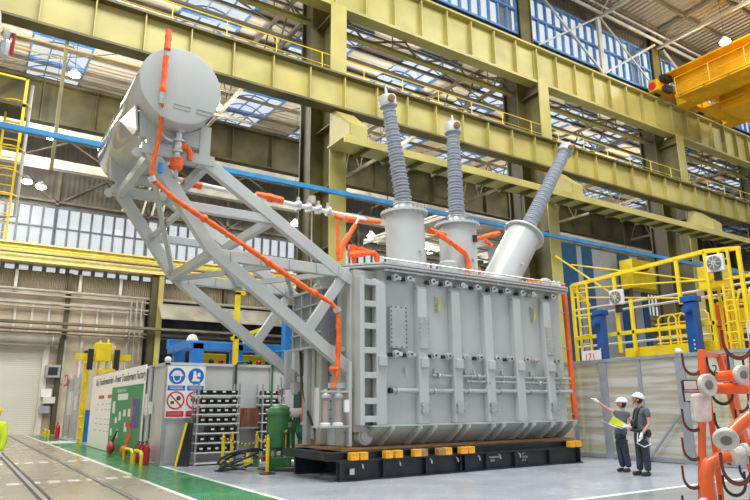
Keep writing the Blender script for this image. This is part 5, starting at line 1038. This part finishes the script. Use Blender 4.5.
tag(MB().tube([(6.4, 3.6, 1.3), (6.36, 3.58, 1.2), (6.2, 3.5, 1.12), (6.35, 3.5, 1.1), (6.6, 3.5, 1.15)], .012, 6).build('orange_strap', ORANGE), 'thin orange strap dangling on the hose rack', 'strap')

# ============================================================ PEOPLE
def skin(name, chains, m_, root, origin, levels=2):
    """chains: list of [(r,a,z,radius), ...]; first chain's first vertex is the root. shared joints are matched by position"""
    vs, rad, es, idx = [], [], [], {}
    for ch in chains:
        pv = None
        for (r, a, z, q) in ch:
            k = (round(r, 3), round(a, 3), round(z, 3))
            if k not in idx: idx[k] = len(vs); vs.append(origin + X * r + AW * a + Vector((0, 0, z))); rad.append(q)
            i = idx[k]
            if pv is not None and pv != i: es.append((pv, i))
            pv = i
    me = bpy.data.meshes.new('t'); me.from_pydata(vs, es, []); o = bpy.data.objects.new('t', me); COL.objects.link(o)
    md = o.modifiers.new('s', 'SKIN'); sk_ = me.skin_vertices[0].data if me.skin_vertices else None
    if sk_ is None:
        bm = bmesh.new(); bm.from_mesh(me); L = bm.verts.layers.skin.verify(); bm.to_mesh(me); bm.free(); sk_ = me.skin_vertices[0].data
    for i, q in enumerate(rad): sk_[i].radius = q if isinstance(q, tuple) else (q, q); sk_[i].use_root = (i == 0)
    s2 = o.modifiers.new('b', 'SUBSURF'); s2.levels = levels; s2.render_levels = levels
    bpy.context.view_layer.update(); ev = o.evaluated_get(bpy.context.evaluated_depsgraph_get()); m2 = bpy.data.meshes.new_from_object(ev); bpy.data.objects.remove(o)
    m2.transform(Matrix.Translation(-RO[root.name])); m2.materials.clear(); m2.materials.append(m_); m2.polygons.foreach_set('use_smooth', [True] * len(m2.polygons))
    o = bpy.data.objects.new(name, m2); COL.objects.link(o); o.parent = root; RO[o.name] = RO[root.name]; return o
def loc(o, r, a, z): return o + X * r + AW * a + Vector((0, 0, z))
def head(o, c, face, root, helmet=True, hm=None, strap=True, hair_back=.0):
    """c=(r,a,z) centre, face=(dr,da,dz) look direction; returns nothing"""
    F = (X * face[0] + AW * face[1] + Vector((0, 0, face[2]))).normalized(); U = Vector((0, 0, 1)); U = (U - F * F.dot(U)).normalized(); Rr = F.cross(U); C = loc(o, *c)
    def P(f, r, u): return C + F * f + Rr * r + U * u
    def ell(name, f, r, u, sf, sr, su, m_, n=16, mm=12, cut=None):
        vs, fs = [], []
        for i in range(mm + 1):
            a = PI * i / mm
            for j in range(n):
                b = 2 * PI * j / n; q = (math.sin(a) * math.cos(b), math.sin(a) * math.sin(b), math.cos(a)); w2 = su
                if cut == 'face' and q[2] < 0: q = (q[0] * (1 + .18 * q[2]), q[1] * (1 + .35 * q[2]), q[2])
                if cut == 'half' and q[2] < 0: q = (q[0], q[1], q[2] * .12)
                vs.append(P(f + q[0] * sf, r + q[1] * sr, u + q[2] * w2))
        fs = [(i * n + j, (i + 1) * n + j, (i + 1) * n + (j + 1) % n, i * n + (j + 1) % n) for i in range(mm) for j in range(n)]
        return MB().add(vs, fs).build(name, m_, root, smooth=60)
    hd = ell('head', 0, 0, 0, .098, .076, .118, SKIN, cut='face')
    ell('nose', .1, 0, -.01, .022, .014, .022, SKIN, 8, 6); ell('ear', -.005, .077, -.01, .018, .012, .03, SKIN, 8, 6); ell('ear', -.005, -.077, -.01, .018, .012, .03, SKIN, 8, 6)
    for s_ in (-1, 1): ell('eye', .086, s_ * .03, .012, .01, .012, .008, BLACKP, 8, 6)
    ell('mouth', .088, 0, -.055, .01, .024, .006, mat('lips', (.35, .12, .09), .5), 8, 6)
    ell('hair', -.03, 0, .0, .085, .083, .1, HAIR)
    ell('helmet', -.012, 0, .045, .142, .118, .125, hm or HELM, 20, 14, 'half'); ell('helmet_brim', .06, 0, .045, .13, .095, .012, hm or HELM, 20, 6)
    if strap: MB().tube([P(.02, .085, .04), P(.05, .07, -.06), P(.07, 0, -.125), P(.05, -.07, -.06), P(.02, -.085, .04)], .008, 6).build('chin_strap', BLACKP, root)
def hand(o, wrist, d, palm_n, root, m_, curl=.3, point=False, sc=1.0):
    """d: hand direction (r,a,z); palm_n: palm normal"""
    D = (X * d[0] + AW * d[1] + Vector((0, 0, d[2]))).normalized(); N = (X * palm_n[0] + AW * palm_n[1] + Vector((0, 0, palm_n[2]))); N = (N - D * N.dot(D)).normalized(); S_ = D.cross(N); W = loc(o, *wrist)
    g = MB(); q = lambda f, s, n: W + (D * f + S_ * s + N * n) * sc
    g.tube([q(-.03, 0, 0), q(.0, 0, 0), q(.03, 0, 0), q(.07, 0, 0), q(.095, 0, 0)], [.03, .03, .038, .042, .03], 10)
    for k, (s, L) in enumerate(((-.03, .072), (-.01, .082), (.011, .076), (.03, .06))):
        cu = .05 if (point and k == 0) else (1.1 if point else curl)
        p0 = q(.085, s, 0); p1 = q(.085 + L * .45, s, cu * .018); p2 = q(.085 + L * (.45 + .33 * math.cos(cu)), s, .018 * cu + L * .33 * math.sin(cu)); p3 = q(.085 + L * (.45 + .33 * math.cos(cu) + .22 * math.cos(cu * 1.6)), s, .018 * cu + L * .33 * math.sin(cu) + L * .22 * math.sin(cu * 1.6))
        g.tube([p0, p1, p2, p3], [.0125, .012, .011, .008], 8)
    g.tube([q(.02, -.03, .005), q(.05, -.055, .015), q(.08, -.062, .03)], [.015, .013, .009], 8)
    g.build('glove', m_, root)

# --- worker pointing, with yellow green folder
wo = Vector((13.5, 10.1, 0))
P1 = thing('person', 'worker in a white helmet pointing up left while holding an open folder', 'person', wo, 'workers')
skin('body', [[(.12, 0, .95, .12), (.15, 0, 1.12, .105), (.19, 0, 1.28, .11), (.22, 0, 1.40, .06), (.235, -.0, 1.47, .045), (.24, 0, 1.54, .045)], [(.19, 0, 1.28, .11), (.08, .05, 1.37, .048), (-.11, .1, 1.47, .038), (-.32, .12, 1.64, .026)], [(.19, 0, 1.28, .11), (.32, -.05, 1.34, .048), (.40, -.1, 1.12, .038), (.22, -.22, 1.06, .028)],
               [(.12, 0, .95, .12), (.09, .06, .6, .055), (.09, .06, .45, .045), (.13, .05, .1, .04)], [(.12, 0, .95, .12), (.16, -.08, .6, .055), (.17, -.07, .45, .045), (.21, -.07, .1, .04)]], SKIN, P1, wo, 2)
skin('shirt', [[(.12, 0, .84, .165), (.13, 0, .93, .16), (.155, 0, 1.12, .122), (.19, 0, 1.29, .13), (.215, 0, 1.39, .075)], [(.19, 0, 1.29, .13), (.08, .05, 1.375, .066), (.0, .07, 1.405, .055)], [(.19, 0, 1.29, .13), (.32, -.05, 1.35, .066), (.36, -.07, 1.24, .058)]], SHIRT, P1, wo, 2)
skin('trousers', [[(.12, 0, .97, .14), (.12, 0, .88, .15), (.09, .07, .62, .095), (.09, .06, .45, .082), (.12, .05, .1, .075)], [(.12, 0, .88, .15), (.16, -.08, .62, .095), (.17, -.07, .45, .082), (.215, -.08, .1, .075)]], TROU, P1, wo, 2)
for r, a in ((.09, .05), (.18, -.08)): skin('shoe', [[(r + .06, a, .055, .05), (r - .04, a - .01, .05, .048), (r - .13, a - .02, .04, .04)]], BLACKP, P1, wo, 2)
head(wo, (.21, 0, 1.585), (-1, .45, .1), P1, strap=False)
hand(wo, (-.33, .12, 1.645), (-.8, .1, .6), (0, 0, -1), P1, GLOVE, point=False, curl=.35); hand(wo, (.22, -.22, 1.06), (-.9, -.1, .1), (0, 0, 1), P1, GLOVE, curl=.5)
fo = thing('folder', 'open yellow green document folder held by the pointing worker', 'folder', loc(wo, -.05, -.2, 1.1))
def quadp(o, pts, th): v = [loc(o, *p) for p in pts]; n_ = (v[1] - v[0]).cross(v[3] - v[0]).normalized() * th; return MB().prism(v, n_)
quadp(wo, [(-.26, -.3, 1.13), (.08, -.32, 1.03), (.2, -.18, 1.12), (-.08, -.16, 1.3)], .008).build('cover', mat('lime_folder', (.48, .50, .01), .4), fo, smooth=0)
quadp(wo, [(-.44, -.3, 1.22), (-.18, -.34, 1.07), (.06, -.38, 1.0), (-.27, -.295, 1.13)], .006).build('white_pages', WHITE, fo, smooth=0)
# --- worker with harness
mo = Vector((13.1, 9.3, 0))
P2 = thing('person', 'worker in a white helmet and black harness looking up, arm hanging down', 'person', mo, 'workers')
skin('body', [[(.12, 0, .98, .125), (.17, 0, 1.18, .115), (.22, 0, 1.36, .12), (.22, 0, 1.50, .065), (.2, 0, 1.56, .055), (.18, 0, 1.64, .05)], [(.22, 0, 1.36, .12), (.26, -.19, 1.44, .055), (.27, -.24, 1.14, .042), (.08, -.24, .93, .03)], [(.22, 0, 1.36, .12), (.2, .19, 1.44, .055), (.12, .22, 1.16, .042), (-.02, .15, 1.05, .03)],
               [(.12, 0, .98, .12), (.12, .1, .65, .06), (.11, .1, .48, .048), (.09, .1, .1, .042)], [(.12, 0, .98, .12), (.17, -.1, .65, .06), (.18, -.1, .48, .048), (.19, -.1, .1, .042)]], SKIN, P2, mo, 2)
skin('shirt', [[(.125, 0, .9, (.14, .16)), (.13, 0, .98, (.135, .16)), (.17, 0, 1.18, (.12, .14)), (.22, 0, 1.37, (.125, .145)), (.215, 0, 1.49, .08)], [(.22, 0, 1.37, (.125, .145)), (.26, -.19, 1.44, .075), (.27, -.22, 1.26, .066)], [(.22, 0, 1.37, (.125, .145)), (.2, .19, 1.44, .075), (.16, .21, 1.28, .066)]], SHIRT, P2, mo, 2)
skin('trousers', [[(.13, 0, 1.02, .135), (.125, 0, .92, .145), (.12, .1, .65, .096), (.11, .1, .48, .085), (.09, .1, .1, .078)], [(.125, 0, .92, .145), (.17, -.1, .65, .096), (.18, -.1, .48, .085), (.19, -.1, .1, .078)]], TROU, P2, mo, 2)
for r, a in ((.05, .1), (.16, -.1)): skin('shoe', [[(r + .08, a, .06, .055), (r - .04, a - .01, .055, .052), (r - .15, a - .02, .045, .045)]], BLACKP, P2, mo, 2)
head(mo, (.15, 0, 1.68), (-1, .25, .3), P2)
hand(mo, (.07, -.24, .92), (-.35, 0, -1), (-1, 0, .1), P2, GLOVE, curl=.5, sc=1.15); hand(mo, (-.03, .15, 1.05), (-.8, 0, .2), (0, 0, -1), P2, GLOVE, curl=.6)
for s_ in (-1, 1): MB().tube([loc(mo, .05, s_ * .09, 1.02), loc(mo, .03, s_ * .09, 1.2), loc(mo, .09, s_ * .09, 1.42), loc(mo, .2, s_ * .09, 1.52), loc(mo, .34, s_ * .08, 1.42), loc(mo, .3, s_ * .07, 1.1)], .022, 8).build('harness_strap', BLACKP, P2)
MB().tube([loc(mo, .12 + .17 * math.cos(t * PI / 6), .165 * math.sin(t * PI / 6), 1.0) for t in range(13)], .032, 8).build('harness_belt', BLACKP, P2)
MB().ball(loc(mo, -.02, -.06, 1.14), .07, (1, 1, 1.5), 10, 8).build('tool_pouch', BLACKP, P2); MB().ball(loc(mo, .27, -.14, .93), .07, (1, .8, 1.4), 10, 8).build('tool_pouch', BLACKP, P2)
MB().tube([loc(mo, .0, -.2, .95), loc(mo, -.04, -.22, .72), loc(mo, .1, -.25, .64), loc(mo, .26, -.22, .7), loc(mo, .3, -.12, .92)], .012, 6).build('lanyard', WHITE, P2)
# --- hi-vis person at the left edge
ho_ = Vector((.70, 15.8, 0))
P3 = thing('person', 'person in a bright yellow jacket and helmet cut by the left edge', 'person', ho_)
HV = mat('hi_vis', (.62, .78, .02), .7, var=.05)
skin('body', [[(0, 0, .92, .13), (0, 0, 1.2, .12), (0, 0, 1.34, .06), (0, 0, 1.45, .05)], [(0, 0, .92, .13), (-.1, 0, .5, .07), (-.1, 0, .1, .05)], [(0, 0, .92, .13), (.1, 0, .5, .07), (.1, 0, .1, .05)]], SKIN, P3, ho_, 2)
skin('jacket', [[(0, 0, .55, .2), (0, 0, .9, .2), (0, 0, 1.2, .18), (0, 0, 1.34, .09)], [(0, 0, 1.2, .18), (.22, 0, 1.25, .08), (.27, -.02, .95, .07), (.25, -.08, .72, .06)], [(0, 0, 1.2, .18), (-.22, 0, 1.25, .08), (-.27, -.02, .95, .07), (-.25, -.08, .72, .06)]], HV, P3, ho_, 2)
skin('trousers', [[(0, 0, .8, .16), (-.1, 0, .5, .1), (-.1, 0, .08, .09)], [(0, 0, .8, .16), (.1, 0, .5, .1), (.1, 0, .08, .09)]], HV, P3, ho_, 2)
for s_ in (-.1, .1): skin('shoe', [[(s_, .05, .05, .05), (s_, -.14, .04, .045)]], BLACKP, P3, ho_, 1)
head(ho_, (0, 0, 1.46), (0, -1, 0), P3, hm=YEL, strap=False)
hand(ho_, (.25, -.09, .7), (0, -.1, -1), (-1, 0, 0), P3, GLOVE, curl=.5); hand(ho_, (-.25, -.09, .7), (0, -.1, -1), (1, 0, 0), P3, GLOVE, curl=.5)
